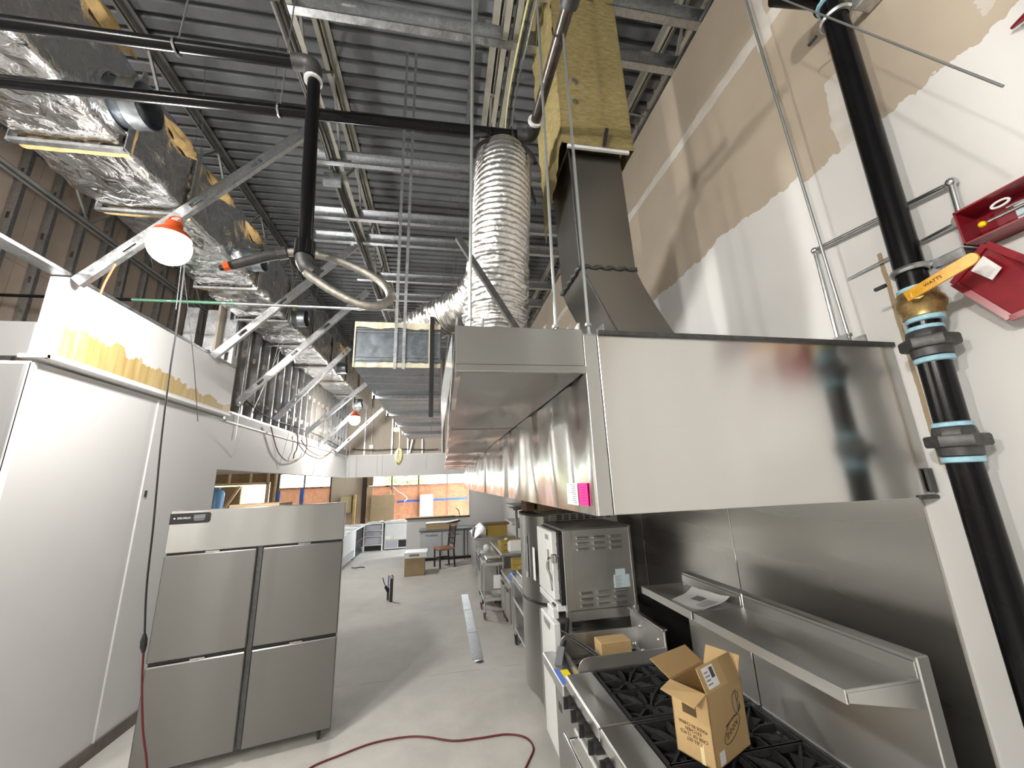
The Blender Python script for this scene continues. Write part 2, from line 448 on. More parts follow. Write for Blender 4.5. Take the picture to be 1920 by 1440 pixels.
def spline(pts, n=8):
    P = [V(p) for p in pts]; out = []
    for i in range(len(P)-1):
        p0 = P[max(i-1,0)]; p1 = P[i]; p2 = P[i+1]; p3 = P[min(i+2,len(P)-1)]
        for k in range(n):
            t = k/n; out.append(.5*((2*p1)+(p2-p0)*t+(2*p0-5*p1+4*p2-p3)*t*t+(3*p1-p0-3*p2+p3)*t**3))
    out.append(P[-1]); return out
def cstud(m, p, q, wd, fd, w, fl, slots=0, slot_len=.09, slot_w=.035, first=.25):
    """C-shaped steel stud: web of width w between p and q, flanges fl along fd, real slots punched in the web"""
    p, q, wd, fd = V(p), V(q), V(wd).normalized(), V(fd).normalized()
    L = (q-p).length; d = (q-p)/L; th = fd*.0016
    def rect(a, b, c0, c1):
        if b-a < 1e-4: return
        pts = [p+d*a+wd*c0, p+d*b+wd*c0, p+d*b+wd*c1, p+d*a+wd*c1]; m.slab(pts, th)
    if slots:
        c = first; a = 0
        while c+slot_len < L:
            rect(a, c, -w/2, w/2); rect(c, c+slot_len, -w/2, -slot_w/2); rect(c, c+slot_len, slot_w/2, w/2)
            a = c+slot_len; c += slots
        rect(a, L, -w/2, w/2)
    else: rect(0, L, -w/2, w/2)
    for s_ in (-1, 1):
        e = wd*(w/2*s_)
        m.slab([p+e, q+e, q+e+fd*fl, p+e+fd*fl], wd*(-.0016*s_))
        lip = fl-.0016
        m.slab([p+e+fd*lip, q+e+fd*lip, q+e+fd*lip-wd*(.012*s_), p+e+fd*lip-wd*(.012*s_)], th)
    return m
# ================================================================== SETTING
struct(mb().box(-9.3,2.45,-3,16.3,-.12,0).build('floor','concrete'))
# corrugated roof deck: ribs run across the room
def deck():
    m = mb(); y = -3.0; z0 = 6.30; prof = []
    while y < 16.4:
        prof += [(y,z0),(y+.090,z0),(y+.097,z0+.06),(y+.141,z0+.06)]; y += .148
    vs = []
    for (yy,zz) in prof: vs += [(-9.3,yy,zz),(2.45,yy,zz)]
    for (yy,zz) in ((prof[-1][0],z0+.1),(prof[0][0],z0+.1)): vs += [(-9.3,yy,zz),(2.45,yy,zz)]
    n = len(vs)//2
    m.add(vs, [(2*i,2*i+1,2*((i+1)%n)+1,2*((i+1)%n)) for i in range(n)])
    return m
struct(deck().build('ceiling','deck_steel',smooth=False))
# ---- right wall, painted low, raw gypsum board with taped seams above
struct(mb().box(1.9,2.0,-3,13.1,0,5.40).build('wall_right','patched_wall'))
struct(mb().box(2.33,2.45,-3,16.3,5.0,6.42).box(2.0,2.33,-3,16.3,5.0,5.06).build('wall_right_upper','board_tan'))
tr = mb(); cstud(tr,(1.95,-3,5.42),(1.95,13.1,5.42),(1,0,0),(0,0,1),.10,.035)
struct(tr.build('trim_1','galvanized'))
# ---- stainless cladding behind the cook line
clad = sempty('wall_cladding',(1.88,1.3,0))
ys = [1.30,2.42,3.64,4.86,6.08,7.30,8.52,9.6]
for a,b in zip(ys,ys[1:]): mb().bbox(1.884,1.899,a+.002,b-.002,.12,1.985,.003).build('panel','stainless_wall',clad)
clad['label'] = 'brushed stainless steel wall panels behind the cooking line'
# ---- walls closing the building
struct(mb().box(-9.3,2.0,-3.1,-3,0,6.4).build('wall_front','board_grey'))
struct(mb().box(-9.4,-9.3,-3,16.3,0,6.4).build('wall_left_far','board_tan'))
# ---- partition on the left (cooler enclosure) and its soffit
part = struct(mb().box(-4.3,-2.88,3.15,5.68,0,3.06).build('wall_left','white_wall'))
struct(mb().box(-4.3,-2.90,3.125,3.15,0,3.03).build('wall_left_end','board_grey_shaded'))  # grey board with the shade of this end face put into its colour
struct(mb().bbox(-2.888,-2.868,4.425,4.437,.1,3.05,.003).build('trim_2','trim_white'))
struct(mb().bbox(-2.89,-2.862,3.15,3.18,.1,3.05,.003).build('trim_3','trim_white'))
struct(mb().box(-2.9,-2.862,3.15,5.68,0,.105).build('baseboard_left','baseboard'))
struct(mb().box(-2.93,-2.80,3.17,5.62,3.11,3.735).build('wall_left_soffit','glued_panel'))
struct(mb().bbox(-2.96,-2.785,3.13,5.63,3.08,3.11,.004).bbox(-2.81,-2.785,3.135,3.165,3.08,3.60,.004).build('trim_4','trim_white'))
tk = mb(); cstud(tk,(-2.87,.6,3.745),(-2.87,5.62,3.745),(1,0,0),(0,0,1),.12,.03)
struct(tk.build('trim_5','galvanized'))
mb().bbox(-2.872,-2.866,4.47,4.50,2.09,2.15,.002).build('outlet_slot','dark_inside',part)
# framing continuing behind the soffit end, with grey backing board
eb = sempty('wall_left_framing',(-2.9,3.1,0))
mb().box(-3.35,-2.93,3.16,3.19,3.1,3.36).build('board','board_grey_shaded',eb)  # shade painted into the backing board's grey
for y in (.8,1.2):
    m = mb(); cstud(m,(-2.90,y,0),(-2.90,y,3.74),(1,0,0),(0,1,0),.09,.04); m.build('stud','stud_steel',eb)
# ---- long soffit band on the left, over the service opening
struct(mb().box(-3.0,-2.88,5.68,12.7,2.40,3.03).build('wall_left_band','white_wall'))
struct(mb().bbox(-2.9,-2.862,5.70,12.70,3.02,3.045,.004).build('trim_6','trim_white'))
struct(mb().box(-3.0,-2.885,5.68,12.7,3.045,3.16).build('wall_left_band_top','board_grey'))
# stud wall above the band
sw = sempty('wall_left_studs',(-2.95,5.7,3.16))
struct(mb().box(-3.06,-3.03,5.5,12.75,3.1,5.5).build('wall_left_backing','board_tan'))
proto = None; y = 5.78
while y < 12.65:
    if proto is None:
        m = mb(); cstud(m,(-2.965,y,3.16),(-2.965,y,5.42),(1,0,0),(0,1,0),.125,.045,slots=.61,slot_len=.08,slot_w=.04,first=.3)
        proto = m.build('stud','stud_steel',sw)
    else: dup(proto, sw, (0,y-5.78,0))
    y += .335
m = mb(); cstud(m,(-2.965,5.68,3.165),(-2.965,12.7,3.165),(1,0,0),(0,0,1),.135,.03); m.build('track','stud_steel',sw)
m = mb(); cstud(m,(-2.965,5.68,5.42),(-2.965,12.7,5.42),(1,0,0),(0,0,-1),.135,.03); m.build('track','stud_steel',sw)
# heavy jamb pack at the near end of the stud wall
for k,(yy,xx) in enumerate(((5.60,-2.93),(5.52,-3.12),(5.46,-3.34))):
    m = mb(); cstud(m,(xx,yy,3.05),(xx,yy,4.55 if k else 5.42),(1,0,0),(0,1,0),.15,.05,slots=.6,slot_len=.12,slot_w=.05,first=.2); m.build('jamb_stud','galvanized',sw)
# ---- outer left wall: brown board seen between steel studs
bw = sempty('wall_left_outer',(-5.05,3.2,0))
for a,b in ((2.6,3.82),(3.82,5.04),(5.04,6.26),(6.26,7.48),(7.48,9.4)):
    mb().box(-5.08,-5.055,a+.003,b-.003,0,4.86).build('board','board_brown',bw); mb().box(-5.08,-5.055,a+.003,b-.003,4.866,6.28).build('board','board_brown',bw)
proto = None; y = 2.75
while y < 9.3:
    if proto is None:
        m = mb(); cstud(m,(-5.0,y,0),(-5.0,y,6.28),(1,0,0),(0,1,0),.10,.045,slots=.61,first=.4); proto = m.build('stud','stud_steel',bw); y0 = y
    else: dup(proto, bw, (0,y-y0,0))
    y += .406
# ---- header and framed wall across the back of the kitchen
struct(mb().box(-2.88,1.9,12.70,12.82,2.40,3.05).build('wall_back_header','white_wall'))
struct(mb().bbox(-2.88,1.9,12.685,12.72,3.045,3.075,.004).build('trim_7','trim_white'))
struct(mb().bbox(-2.89,-2.862,12.67,12.70,2.40,3.06,.004).build('trim_8','trim_white'))
bkw = sempty('wall_back_studs',(0,12.9,3))
mb().box(-3.0,1.9,12.9,12.93,3.0,6.28).build('board','board_tan',bkw)
for x in (-2.45,-1.62,-1.13,-.68,-.05,.28,.9,1.5):
    m = mb(); cstud(m,(x,12.84,3.05),(x,12.84,6.25),(0,1,0),(1,0,0),.09,.045); m.build('stud','galvanized',bkw)
for (x0,x1) in ((-1.05,-.62),(.30,.02)):
    mb().bar((x0,12.76,3.1),(x1,12.76,5.2),.04,.04).build('stud_brace','stud_steel',bkw)
# ---- pony wall and full wall beyond the kitchen
struct(mb().box(-1.1,.86,13.1,13.25,0,1.07).build('wall_back_half','white_wall'))
struct(mb().bbox(-1.14,.86,13.05,13.30,1.07,1.105,.006).build('trim_9','dark_frame'))
struct(mb().box(.86,2.0,13.1,13.25,0,2.42).build('wall_back','white_wall'))
struct(mb().bbox(.845,.865,13.08,13.27,1.1,2.42,.003).build('trim_10','trim_white'))
# ---- storefront: frames, panes, kraft paper, framed opening
sf = 16.0
struct(mb().box(-9.3,2.4,sf,sf+.2,2.75,6.4).box(-9.3,-8.1,sf,sf+.2,0,2.75).box(-6.12,-5.98,sf,sf+.2,0,2.75).box(1.6,2.4,sf,sf+.2,0,2.75).box(-2.84,1.6,sf,sf+.2,0,.35).build('wall_storefront','board_tan'))
struct(mb().box(-4.14,-2.99,sf-.02,sf+.18,0,2.75).build('wall_storefront_panel','board_light'))
wn = 0
def window(x0,x1,z0,z1,ztr,mull,paper=True):
    global wn; wn += 1
    w = sempty('window_%d'%wn,((x0+x1)/2,sf,z0))
    fr = mb()
    for x in (x0,x1): fr.box(x-.03,x+.03,sf-.02,sf+.08,z0,z1)
    for z in (z0,z1,ztr): fr.box(x0,x1,sf-.02,sf+.08,z-.025,z+.025)
    fr.build('window_frame','dark_frame',w)
    xs = [x0]+mull+[x1]
    for x in mull: mb().box(x-.022,x+.022,sf-.02,sf+.08,z0,z1).build('mullion','dark_frame',w)
    for a,b in zip(xs,xs[1:]):
        mb().box(a+.02,b-.02,sf+.03,sf+.036,ztr,z1).build('pane','glass',w)
        mb().box(a+.02,b-.02,sf+.03,sf+.036,z0,ztr).build('pane','glass',w)
    if paper:
        def fn(u,v):
            x = x0+(x1-x0)*u; z = z0+(ztr+.02-z0)*v
            return (x, sf-.03+.02*noise.noise(V((x*2.2,z*2.2,3)))+.008*noise.noise(V((x*7,z*7,1))), z+.02*noise.noise(V((x*3,0,9)))*v)
        mb().grid(fn,60,24).build('paper_cover','kraft_paper',w)
    return w
w1 = window(-2.84,1.6,.35,2.7,2.11,[-1.94,-.93,.17,.95])
w2 = window(-5.98,-4.16,.0,2.7,2.16,[-5.10])
for (x0,x1,z0,z1) in ((-1.72,.98,1.48,1.55),):
    def fn(u,v):
        x = x0+(x1-x0)*u; return (x, sf-.062+.012*noise.noise(V((x*3,v,5))), z0+(z1-z0)*v+.03*noise.noise(V((x*1.3,2,0)))+.02*u)
    mb().grid(fn,40,2).build('blue_tape_strip','blue_tape',w1)
mb().box(-5.20,-5.08,sf-.07,sf-.06,.2,2.14).box(-5.97,-5.88,sf-.07,sf-.06,.2,2.1).build('blue_tape_strip','blue_tape',w2)
mb().box(-2.86,-2.80,sf-.07,sf-.06,1.85,2.1).build('blue_tape_strip','blue_tape',w1)
# wood framed opening at the far left
fo = sempty('door_1',(-7.1,sf-.1,0))
mb().box(-8.1,-7.22,sf,sf+.1,0,2.30).build('sheathing','osb',fo); mb().box(-8.1,-6.12,sf,sf+.1,2.42,2.75).build('sheathing','osb',fo)
mb().box(-6.28,-6.12,sf+.02,sf+.1,0,2.42).build('sheathing','osb',fo)
for x in (-7.62,-6.92): mb().box(x-.022,x+.022,sf-.12,sf-.01,2.42,2.75).build('cripple_stud','wood',fo)
mb().box(-8.1,-6.3,sf-.12,sf-.01,2.34,2.42).build('header','wood',fo)
mb().box(-6.36,-6.28,sf-.12,sf-.01,0,2.75).build('jamb_stud','wood',fo); mb().box(-6.10,-6.04,sf-.12,sf-.01,0,2.75).build('jamb_stud','wood',fo)
mb().bar((-7.75,sf-.16,1.3),(-7.2,sf-.16,2.3),.04,.08).build('diagonal_brace','wood',fo)
tag_post = struct(mb().box(-3.0,-2.86,sf-.14,sf-.03,0,2.7).build('trim_11','dark_wood'))
struct(mb().box(-2.84,-2.62,sf-.12,sf-.04,0,2.1).build('trim_12','wood'))
struct(mb().box(-2.84,-2.62,sf-.12,sf-.04,2.14,2.7).build('trim_13','osb'))
# outside
struct(mb().box(-40,30,16.3,70,-.25,-.15).build('ground_outside','ground_lot'))
b = mb().box(-16,-9,30,34,-.15,4.2); tag(b.build('building','stucco'),'pale stucco building across the lot beyond the framed opening','building')
b = mb().box(1,9,34,38,-.15,3.3); tag(b.build('building','stucco'),'pale building seen through the clear transom panes','building')
def shrub(c, r, lab, g):
    m = mb(); rnd = random.Random(int(c[0]*100))
    for i in range(500):
        d = V((rnd.gauss(0,1),rnd.gauss(0,1),rnd.gauss(0,1))).normalized()*r*rnd.uniform(.6,1); p = V(c)+V((d.x,d.y,d.z*1.1))
        a = V((rnd.uniform(-1,1),rnd.uniform(-1,1),rnd.uniform(-1,1))).normalized()*r*.16; bb = a.orthogonal().normalized()*r*.1
        m.add([p-a,p+bb,p+a,p-bb],[(0,1,2,3)])
    t = thing('tree',lab,'tree',(c[0],c[1],-.15),g)
    m.build('foliage','leaf',t,smooth=False); mb().tube([(c[0],c[1],-.15),(c[0]+.1,c[1],c[2])],[.15,.08],8).build('trunk','wood_dark',t)
shrub((-2.4,27,2.9),1.5,'leafy green tree outside behind the second clear transom pane','trees outside')
shrub((-11.5,24,1.4),1.3,'rounded green shrub outside the framed opening','trees outside')
# ================================================================== STEEL OVERHEAD
def joist(x, label, ybeg=-1.0, yend=15.5, mat='chord_cream'):
    t = thing('bar_joist',label,'joist',(x,ybeg,5.45),'open web steel joists under the deck')
    zb, zt = 5.46, 6.28
    m = mb()
    for s_ in (-1,1):
        m.box(x+s_*.012,x+s_*.062,ybeg,yend,zb,zb+.006); m.box(x+s_*.012,x+s_*.018,ybeg,yend,zb,zb+.05)
    m.build('bottom_chord',mat,t,smooth=False)
    m = mb()
    for s_ in (-1,1):
        m.box(x+s_*.012,x+s_*.072,ybeg,yend,zt-.006,zt); m.box(x+s_*.012,x+s_*.018,ybeg,yend,zt-.06,zt)
    m.build('top_chord',mat,t,smooth=False)
    a = mb().bar((x,ybeg+.1,zb+.02),(x,ybeg+.7,zt-.02),.022,.022).build('web_member','joist_steel',t,smooth=False)
    b_ = mb().bar((x,ybeg+.7,zt-.02),(x,ybeg+1.3,zb+.02),.022,.022).build('web_member','joist_steel',t,smooth=False)
    k = 1
    while ybeg+1.3+k*1.2 < yend:
        dup(a,t,(0,1.2*k,0)); dup(b_,t,(0,1.2*k,0)); k += 1
    return t
joist(-1.14,'cream steel bar joist passing above the dropped sprinkler pipe')
joist(.50,'steel bar joist above the foil flex duct')
joist(-4.47,'dark steel bar joist over the brown stud wall',mat='joist_steel')
joist(-2.80,'steel bar joist hidden mostly behind the foil wrapped duct',mat='joist_steel')
joist(2.12,'steel bar joist along the top of the patched gypsum wall')
# cross studs laid between the joists, punched webs
def cross(y, x0, x1, z, label, w=.15, fl=.06):
    m = mb(); cstud(m,(x0,y,z+w/2),(x1,y,z+w/2),(0,0,1),(0,-1,0),w,fl,slots=.61,slot_len=.10,slot_w=.04,first=.3)
    tag(m.build('ceiling_stud','galvanized',smooth=False),label,'metal stud','punched steel studs under the joists')
cross(2.24,-1.1,1.98,5.40,'punched steel stud crossing high above the pipes, nearest full length one')
cross(1.90,.45,1.98,5.40,'short steel stud at the top of the frame ending on the patched wall')
cross(3.62,-1.35,1.98,5.40,'punched steel stud behind the black horizontal pipe')
cross(4.52,-1.75,1.98,5.40,'punched steel stud with long left overhang beyond the joist')
cross(5.02,-1.75,1.98,5.40,'punched steel stud just under the long left overhang one')
cross(6.05,-1.4,1.98,5.40,'punched steel stud seen through the hose loop')
cross(6.75,-1.2,1.98,5.40,'punched steel stud behind the hose loop, lower one')
cross(7.9,-1.2,1.98,5.40,'far punched steel stud just above the suspended duct')
cross(9.2,-1.2,1.98,5.40,'farthest punched steel stud above the suspended duct')
# braces
braces = [((140,528),(588,235),3.15,'near diagonal steel brace carrying the bright work light'),
 ((398,668),(665,460),5.0,'diagonal steel brace rising behind the hose loop'),
 ((440,757),(690,545),5.9,'diagonal punched steel brace ending at the hose loop'),
 ((514,787),(655,652),7.2,'diagonal steel brace above the blue junction box'),
 ((572,812),(700,708),8.6,'diagonal steel brace left of the far work light'),
 ((600,833),(676,762),9.75,'diagonal steel brace holding the far work light'),
 ((630,846),(718,766),11.1,'farthest diagonal steel brace right of the far work light')]
for (a,b_,y,lab) in braces:
    p = at(*a,Y=y); q = at(*b_,Y=y)
    d = (q-p).normalized(); wd = V((-d.z,0,d.x))
    m = mb(); cstud(m,p,q,wd,(0,1,0),.092,.042,slots=.61,slot_len=.11,slot_w=.04,first=.38)
    tag(m.build('diagonal_brace','galvanized',smooth=False),lab,'metal stud','diagonal braces of the soffit')
# ================================================================== FOIL WRAPPED DUCT
fd_ = thing('insulated_duct','long crumpled foil wrapped rectangular duct running along the left ceiling','duct',(-2.5,0,4.45))
DX0,DX1,DZ0,DZ1 = -2.82,-2.20,4.45,5.10
cuts = [-.2,1.25,2.62,3.30,4.62,5.55,6.6,7.8,9.0,10.4,12.5]
def wrap_section(y0,y1,seed):
    per = []
    n1,n2 = 18,18
    for i in range(n1): per.append((DX0+(DX1-DX0)*i/n1,DZ0))
    for i in range(n2): per.append((DX1,DZ0+(DZ1-DZ0)*i/n2))
    for i in range(n1): per.append((DX1-(DX1-DX0)*i/n1,DZ1))
    for i in range(n2): per.append((DX0,DZ1-(DZ1-DZ0)*i/n2))
    N = len(per); cx,cz = (DX0+DX1)/2,(DZ0+DZ1)/2
    ny = max(6,int((y1-y0)/.035)); vs=[]
    for j in range(ny+1):
        t = j/ny; y = y0+(y1-y0)*t; bulge = .022*math.sin(PI*t)
        for (x,z) in per:
            d = V((x-cx,0,z-cz)); r = d.length; d.normalize()
            nz = .026*noise.noise(V((x*5+seed,y*5,z*5)))+.022*noise.noise(V((x*13,y*13+seed,z*13)))
            rr = r*.985 if r < .44 else r*.955
            p = d*(rr+bulge+nz*(.35+.65*math.sin(PI*min(1,t*1.0))))
            vs.append((cx+p.x,y,cz+p.z))
    fs=[(j*N+k,j*N+(k+1)%N,(j+1)*N+(k+1)%N,(j+1)*N+k) for j in range(ny) for k in range(N)]
    fs+=[tuple(range(N))[::-1],tuple(ny*N+k for k in range(N))]
    return MB().add(vs,fs)
for i,(a,b_) in enumerate(zip(cuts,cuts[1:])):
    wrap_section(a+.03,b_-.03,i*3.7).build('foil_wrap','foil',fd_,smooth='all')
for i,y in enumerate(cuts[1:-1]):
    m = mb(); e=.025
    m.box(DX0-e,DX1+e,y-.045,y-.02,DZ0-e-.02,DZ0-e+.004); m.box(DX0-e,DX1+e,y-.02,y+.01,DZ0-e-.005,DZ0-e+.006)
    m.box(DX1+e-.004,DX1+e+.004,y-.04,y+.01,DZ0-e,DZ1+e); m.box(DX0-e-.004,DX0-e+.004,y-.04,y+.01,DZ0-e,DZ1+e)
    m.build('cleat','galvanized',fd_)
    def fn(u,v,y=y,i=i):
        x = DX0-.01+(DX1-DX0+.02)*u
        return (x, y+.01+.055*v+.02*noise.noise(V((x*8,i,v))), DZ0-.012-.012*math.sin(PI*v)+.01*noise.noise(V((x*11,i,4))))
    g = mb().grid(fn,30,4)
    def fn2(u,v,y=y,i=i):
        z = DZ0+(DZ1-DZ0)*u
        return (DX1+.012+.012*math.sin(PI*v)+.012*noise.noise(V((z*9,i,7))), y+.0+.05*v+.03*noise.noise(V((z*6,i,2))), z)
    g.grid(fn2,24,4); g.build('insulation_edge','insulation_tan',fd_)
# loose flaps of insulation on the upper right edge
for i,(px,py,l) in enumerate(((205,40,.5),(345,265,.45),(420,360,.5),(480,440,.45),(560,590,.6),(645,655,.8))):
    c = at(px,py,X=DX1+.03)
    def fn(u,v,c=c,l=l,i=i):
        y = c.y+l*(u-.5); w = .10*math.sin(PI*u)+.02*noise.noise(V((u*5,i,1)))
        return (DX1+.01+.06*math.sin(PI*v)*math.sin(PI*u)+.02*noise.noise(V((u*6,v*4,i))), y, c.z+.02-w*v+.05*math.sin(PI*u)*(1-v))
    mb().grid(fn,18,8).build('insulation_flap','insulation_tan',fd_)
# round take-off collars
for (px,py,r) in ((236,195,.15),(470,487,.125),(556,597,.125),(637,690,.12),(668,757,.12)):
    c = at(px,py,X=DX1+.04); c.x = DX1-.02
    m = mb(); n=28
    prof=[(r,0),(r,.09),(r+.006,.10),(r,.11),(r,.20),(r-.008,.20),(r-.008,.02)]
    m.lathe((c.x,c.y,c.z),prof,n,'x'); col = m.build('collar','galvanized_duct',fd_)
    mb().lathe((c.x,c.y,c.z),[(.001,.025),(r-.009,.026)],n,'x').build('collar_shade_disc','dark_inside',col)  # dark disc paints the shade inside the collar
    mb().tube([(c.x+.02, c.y+(r+.03)*math.cos(a), c.z+(r+.03)*math.sin(a)) for a in [2*PI*k/24 for k in range(25)]],.022,8).build('foil_gather','foil',col)
# ================================================================== PIPES
def pipe(name,label,pts,r,mat,n=14,group=None): return tag(mb().tube(pts,r,n).build(name,mat),label,'pipe',group)
# overhead black mains
p1 = thing('sprinkler_pipe','black pipe along the top with an elbow and vertical drop','pipe',(-.66,1.64,3.0))
mb().cyl((-3.4,1.66,4.205),(-.70,1.64,4.2),.030,16).build('pipe_run','black_pipe',p1)
mb().cyl((-.655,1.64,4.16),(-.61,1.64,3.16),.030,16).build('drop','black_pipe',p1)
el = mb().tube(spline([(-.76,1.64,4.2),(-.69,1.64,4.2),(-.662,1.64,4.175),(-.655,1.64,4.10)],5),.040,14).build('elbow','pipe_fitting',p1)
mb().cyl((-.655,1.64,4.10),(-.655,1.64,4.085),.043,14).build('white_seal','paper',el)
mb().tube([(-.61,1.64,3.17),(-.61,1.64,3.10)],.042,14).build('reducer','black_pipe',p1)
mb().tube(spline([(-.61,1.64,3.11),(-.605,1.64,3.07),(-.585,1.64,3.04),(-.555,1.64,3.02)],4),[.036]*9+[.032]*4,14).build('hose_fitting','pipe_fitting',p1)
for (x,y,z) in ((-1.30,1.65,4.2),(-.93,1.95,4.2)): pass
p2 = thing('sprinkler_pipe','black horizontal pipe crossing below the deck to an elbow over the flex duct','pipe',(-1.4,1.93,4.2))
mb().cyl((-3.6,1.98,4.2),(.47,1.905,4.2),.032,16).build('pipe_run','black_pipe',p2)
el = mb().tube(spline([(.44,1.905,4.2),(.51,1.90,4.2),(.535,1.87,4.2),(.535,1.80,4.2)],5),.042,14).build('elbow','pipe_fitting',p2)
mb().cyl((.535,1.80,4.2),(.535,1.785,4.2),.044,14).build('white_seal','paper',el)
mb().cyl((.535,1.83,4.2),(.56,.9,4.2),.030,16).build('branch','brown_pipe',p2)
mb().cyl((.553,1.20,4.2),(.556,1.10,4.2),.044,16).build('coupling','pipe_fitting',p2)
def hanger(t,x,y,z):
    mb().tube([(x,y+.036*math.cos(a),z+.036*math.sin(a)) for a in [2*PI*k/20 for k in range(21)]],.006,6).build('hanger_ring','conduit',t)
    mb().cyl((x,y,z+.036),(x,y,6.3),.004,6).build('hanger_rod','wire_steel',t)
hanger(p1,-1.28,1.648,4.2); hanger(p2,-.93,1.931,4.2)
# sprinkler flex hose loop
hp = [(575,512,1.62),(592,524,1.60),(625,546,1.58),(675,570,1.57),(712,573,1.58),(732,557,1.62),(716,530,1.68),(665,501,1.72),(610,481,1.74),(560,473,1.74),(530,475,1.74),(497,481,1.73),(437,497,1.72)]
hpts = [at(a,b_,Y=c) for a,b_,c in hp]
ho = thing('sprinkler_hose','braided grey flexible sprinkler hose looped below the black drop','hose',tuple(hpts[4]))
sp = spline(hpts[:11],10); mb().tube(sp,[.0185+.0009*(k%2) for k in range(len(sp))],10).build('braided_hose','hose_braid',ho)
mb().tube(hpts[10:],[.024,.024,.022],10).build('end_sleeve','pipe_fitting',ho)
mb().cyl(hpts[10]+V((.02,0,.005)),hpts[10]-V((.02,0,.005)),.029,8).build('union_nut','pipe_fitting',ho)
mb().tube([hpts[12],at(412,503,Y=1.72)],[.02,.012],8).build('end_tip','black_plastic',ho)
mb().cyl(at(431,498,Y=1.715),at(420,501,Y=1.715),.020,8).build('red_cap','orange_plastic',ho)
for s_ in (0,): 
    c = at(577,481,Y=1.735); mb().cyl(c-V((.008,0,0)),c+V((.008,0,-.002)),.022,10).build('red_tape','red_paint',ho)
# thin conduit with green stretch
gc = thing('conduit_run','thin horizontal conduit with a green coated stretch behind the soffit','conduit',(-2.5,4.5,4.18))
mb().cyl((-5.0,4.5,4.18),(-3.36,4.5,4.185),.017,10).build('dark_length','black_pipe',gc)
mb().cyl((-3.36,4.5,4.185),(-2.35,4.5,4.187),.017,10).build('green_length','green_conduit',gc)
mb().cyl((-2.35,4.5,4.187),(-.55,4.5,4.185),.016,10).build('steel_length','conduit',gc)
for x in (-3.0,-2.45,-1.0): mb().cyl((x-.02,4.5,4.186),(x+.02,4.5,4.186),.022,10).build('coupling','conduit',gc)
# ================================================================== WORK LIGHTS
def lamp(c, r, label, glow='bulb_glow'):
    c = V(c); t = thing('work_light',label,'work light',(c.x,c.y,c.z-r),'temporary string lights')
    mb().sphere(c,r,24,14,sz=1.05).build('globe',glow,t)
    m = mb(); m.lathe((c.x,c.y,c.z),[(r*.93,r*.55),(r*.80,r*.85),(r*.45,r*1.15),(r*.40,r*1.5),(.001,r*1.5)],20); m.build('cap','orange_plastic',t)
    mb().tube([(c.x+.02*math.cos(a)*2,c.y,c.z+r*1.5+.03+.03*math.sin(a)) for a in [2*PI*k/14 for k in range(15)]],.006,6).build('hook','orange_plastic',t)
    return t
L1 = V((-1.90,2.75,3.79)); lamp(L1,.125,'blazing orange capped work light hung on the near diagonal brace')
L2 = at(665,787,Y=9.7); lamp(L2,.125,'far glowing work light above the left white band')
lamp((-3.7,-2.2,3.9),.125,'added unseen work light behind the viewpoint','added_fill_glow')  # added out of view to brighten the right wall
lamp((-5.8,-1.4,4.2),.125,'added unseen work light behind the viewpoint, farther left','added_fill_glow')  # second unseen lamp, also added to lift the right wall
# cords
def cord(name,label,pts,r,mat,n=8,cat='cord'): return tag(mb().tube(spline(pts,n),r,6).build(name,mat),label,cat)
ck = thing('hanging_cord','black lamp cord hanging beside the white partition into a red cord','cord',(-1.75,2.95,0))
c0 = [L1+V((.05,-.02,.12)),at(347,480,Y=3.2),at(335,590,Y=3.1),at(318,700,Y=2.98),at(302,830,Y=3.0),at(288,980,Y=3.02),at(275,1100,Y=3.05),at(271,1195,Y=3.08)]
mb().tube(spline(c0,8),.006,6).build('black_length','black_plastic',ck)
mb().tube([at(271,1188,Y=3.08),at(270,1200,Y=3.08),at(269,1212,Y=3.08),at(269,1224,Y=3.08)],[.008,.018,.018,.008],8).build('plug','black_plastic',ck)
mb().tube(spline([at(269,1222,Y=3.08),at(266,1290,Y=3.1),at(268,1370,Y=3.12),at(275,1430,Y=3.14),at(276,1500,Y=3.16),at(282,1560,Y=3.18)],8),.006,6).build('red_length','red_cord',ck)
cord('string_cord','thin dark wire hanging down the white soffit',[at(338,410,Y=3.2),at(346,520,Y=3.3),at(355,600,Y=3.3),at(364,690,Y=3.3),at(371,790,Y=3.3)],.003,'black_plastic')
cord('lamp_lead','orange lead draped from the near diagonal brace',[at(216,496,Y=3.17),at(205,515,Y=3.22),at(196,532,Y=3.24),at(188,552,Y=3.26)],.007,'orange_cord')
fc = [(560,1470),(580,1441),(640,1415),(700,1393),(760,1382),(800,1382),(850,1389),(900,1384),(950,1377),(985,1383),(1000,1402),(990,1430),(975,1460)]
cord('extension_cord','dark red extension cord snaking across the concrete floor',[at(a,b_,Z=.008) for a,b_ in fc],.0075,'red_cord',10)
# ================================================================== EXHAUST HOOD AND SUPPLY PLENUM
HY0,HY1 = 1.25,9.4
hd = thing('exhaust_hood','long stainless steel exhaust hood over the cooking line','hood',(1.2,5.3,1.98))
hs = [HY0,2.72,5.1,7.3,HY1]
for a,b_ in zip(hs,hs[1:]):
    def fn(u,v,a=a,b_=b_):      # oil-canned sheet
        y=a+(b_-a)*u; z=1.98+.63*v
        return (.5-.010*math.sin(PI*v)*noise.noise(V((y*1.3,z*.8,2)))*1.0, y, z)
    m = mb().grid(fn,40,8); m.box(.502,.53,a+.001,b_-.001,1.98,2.0); m.build('front_panel','stainless_wavy',hd,smooth='all')
mb().bbox(.5,.552,HY0-.001,HY0+.02,1.98,2.61,.002).build('end_flange','stainless_soft',hd)
mb().bbox(.555,1.835,HY0,HY0+.02,1.98,2.61,.002).build('end_panel','stainless',hd)
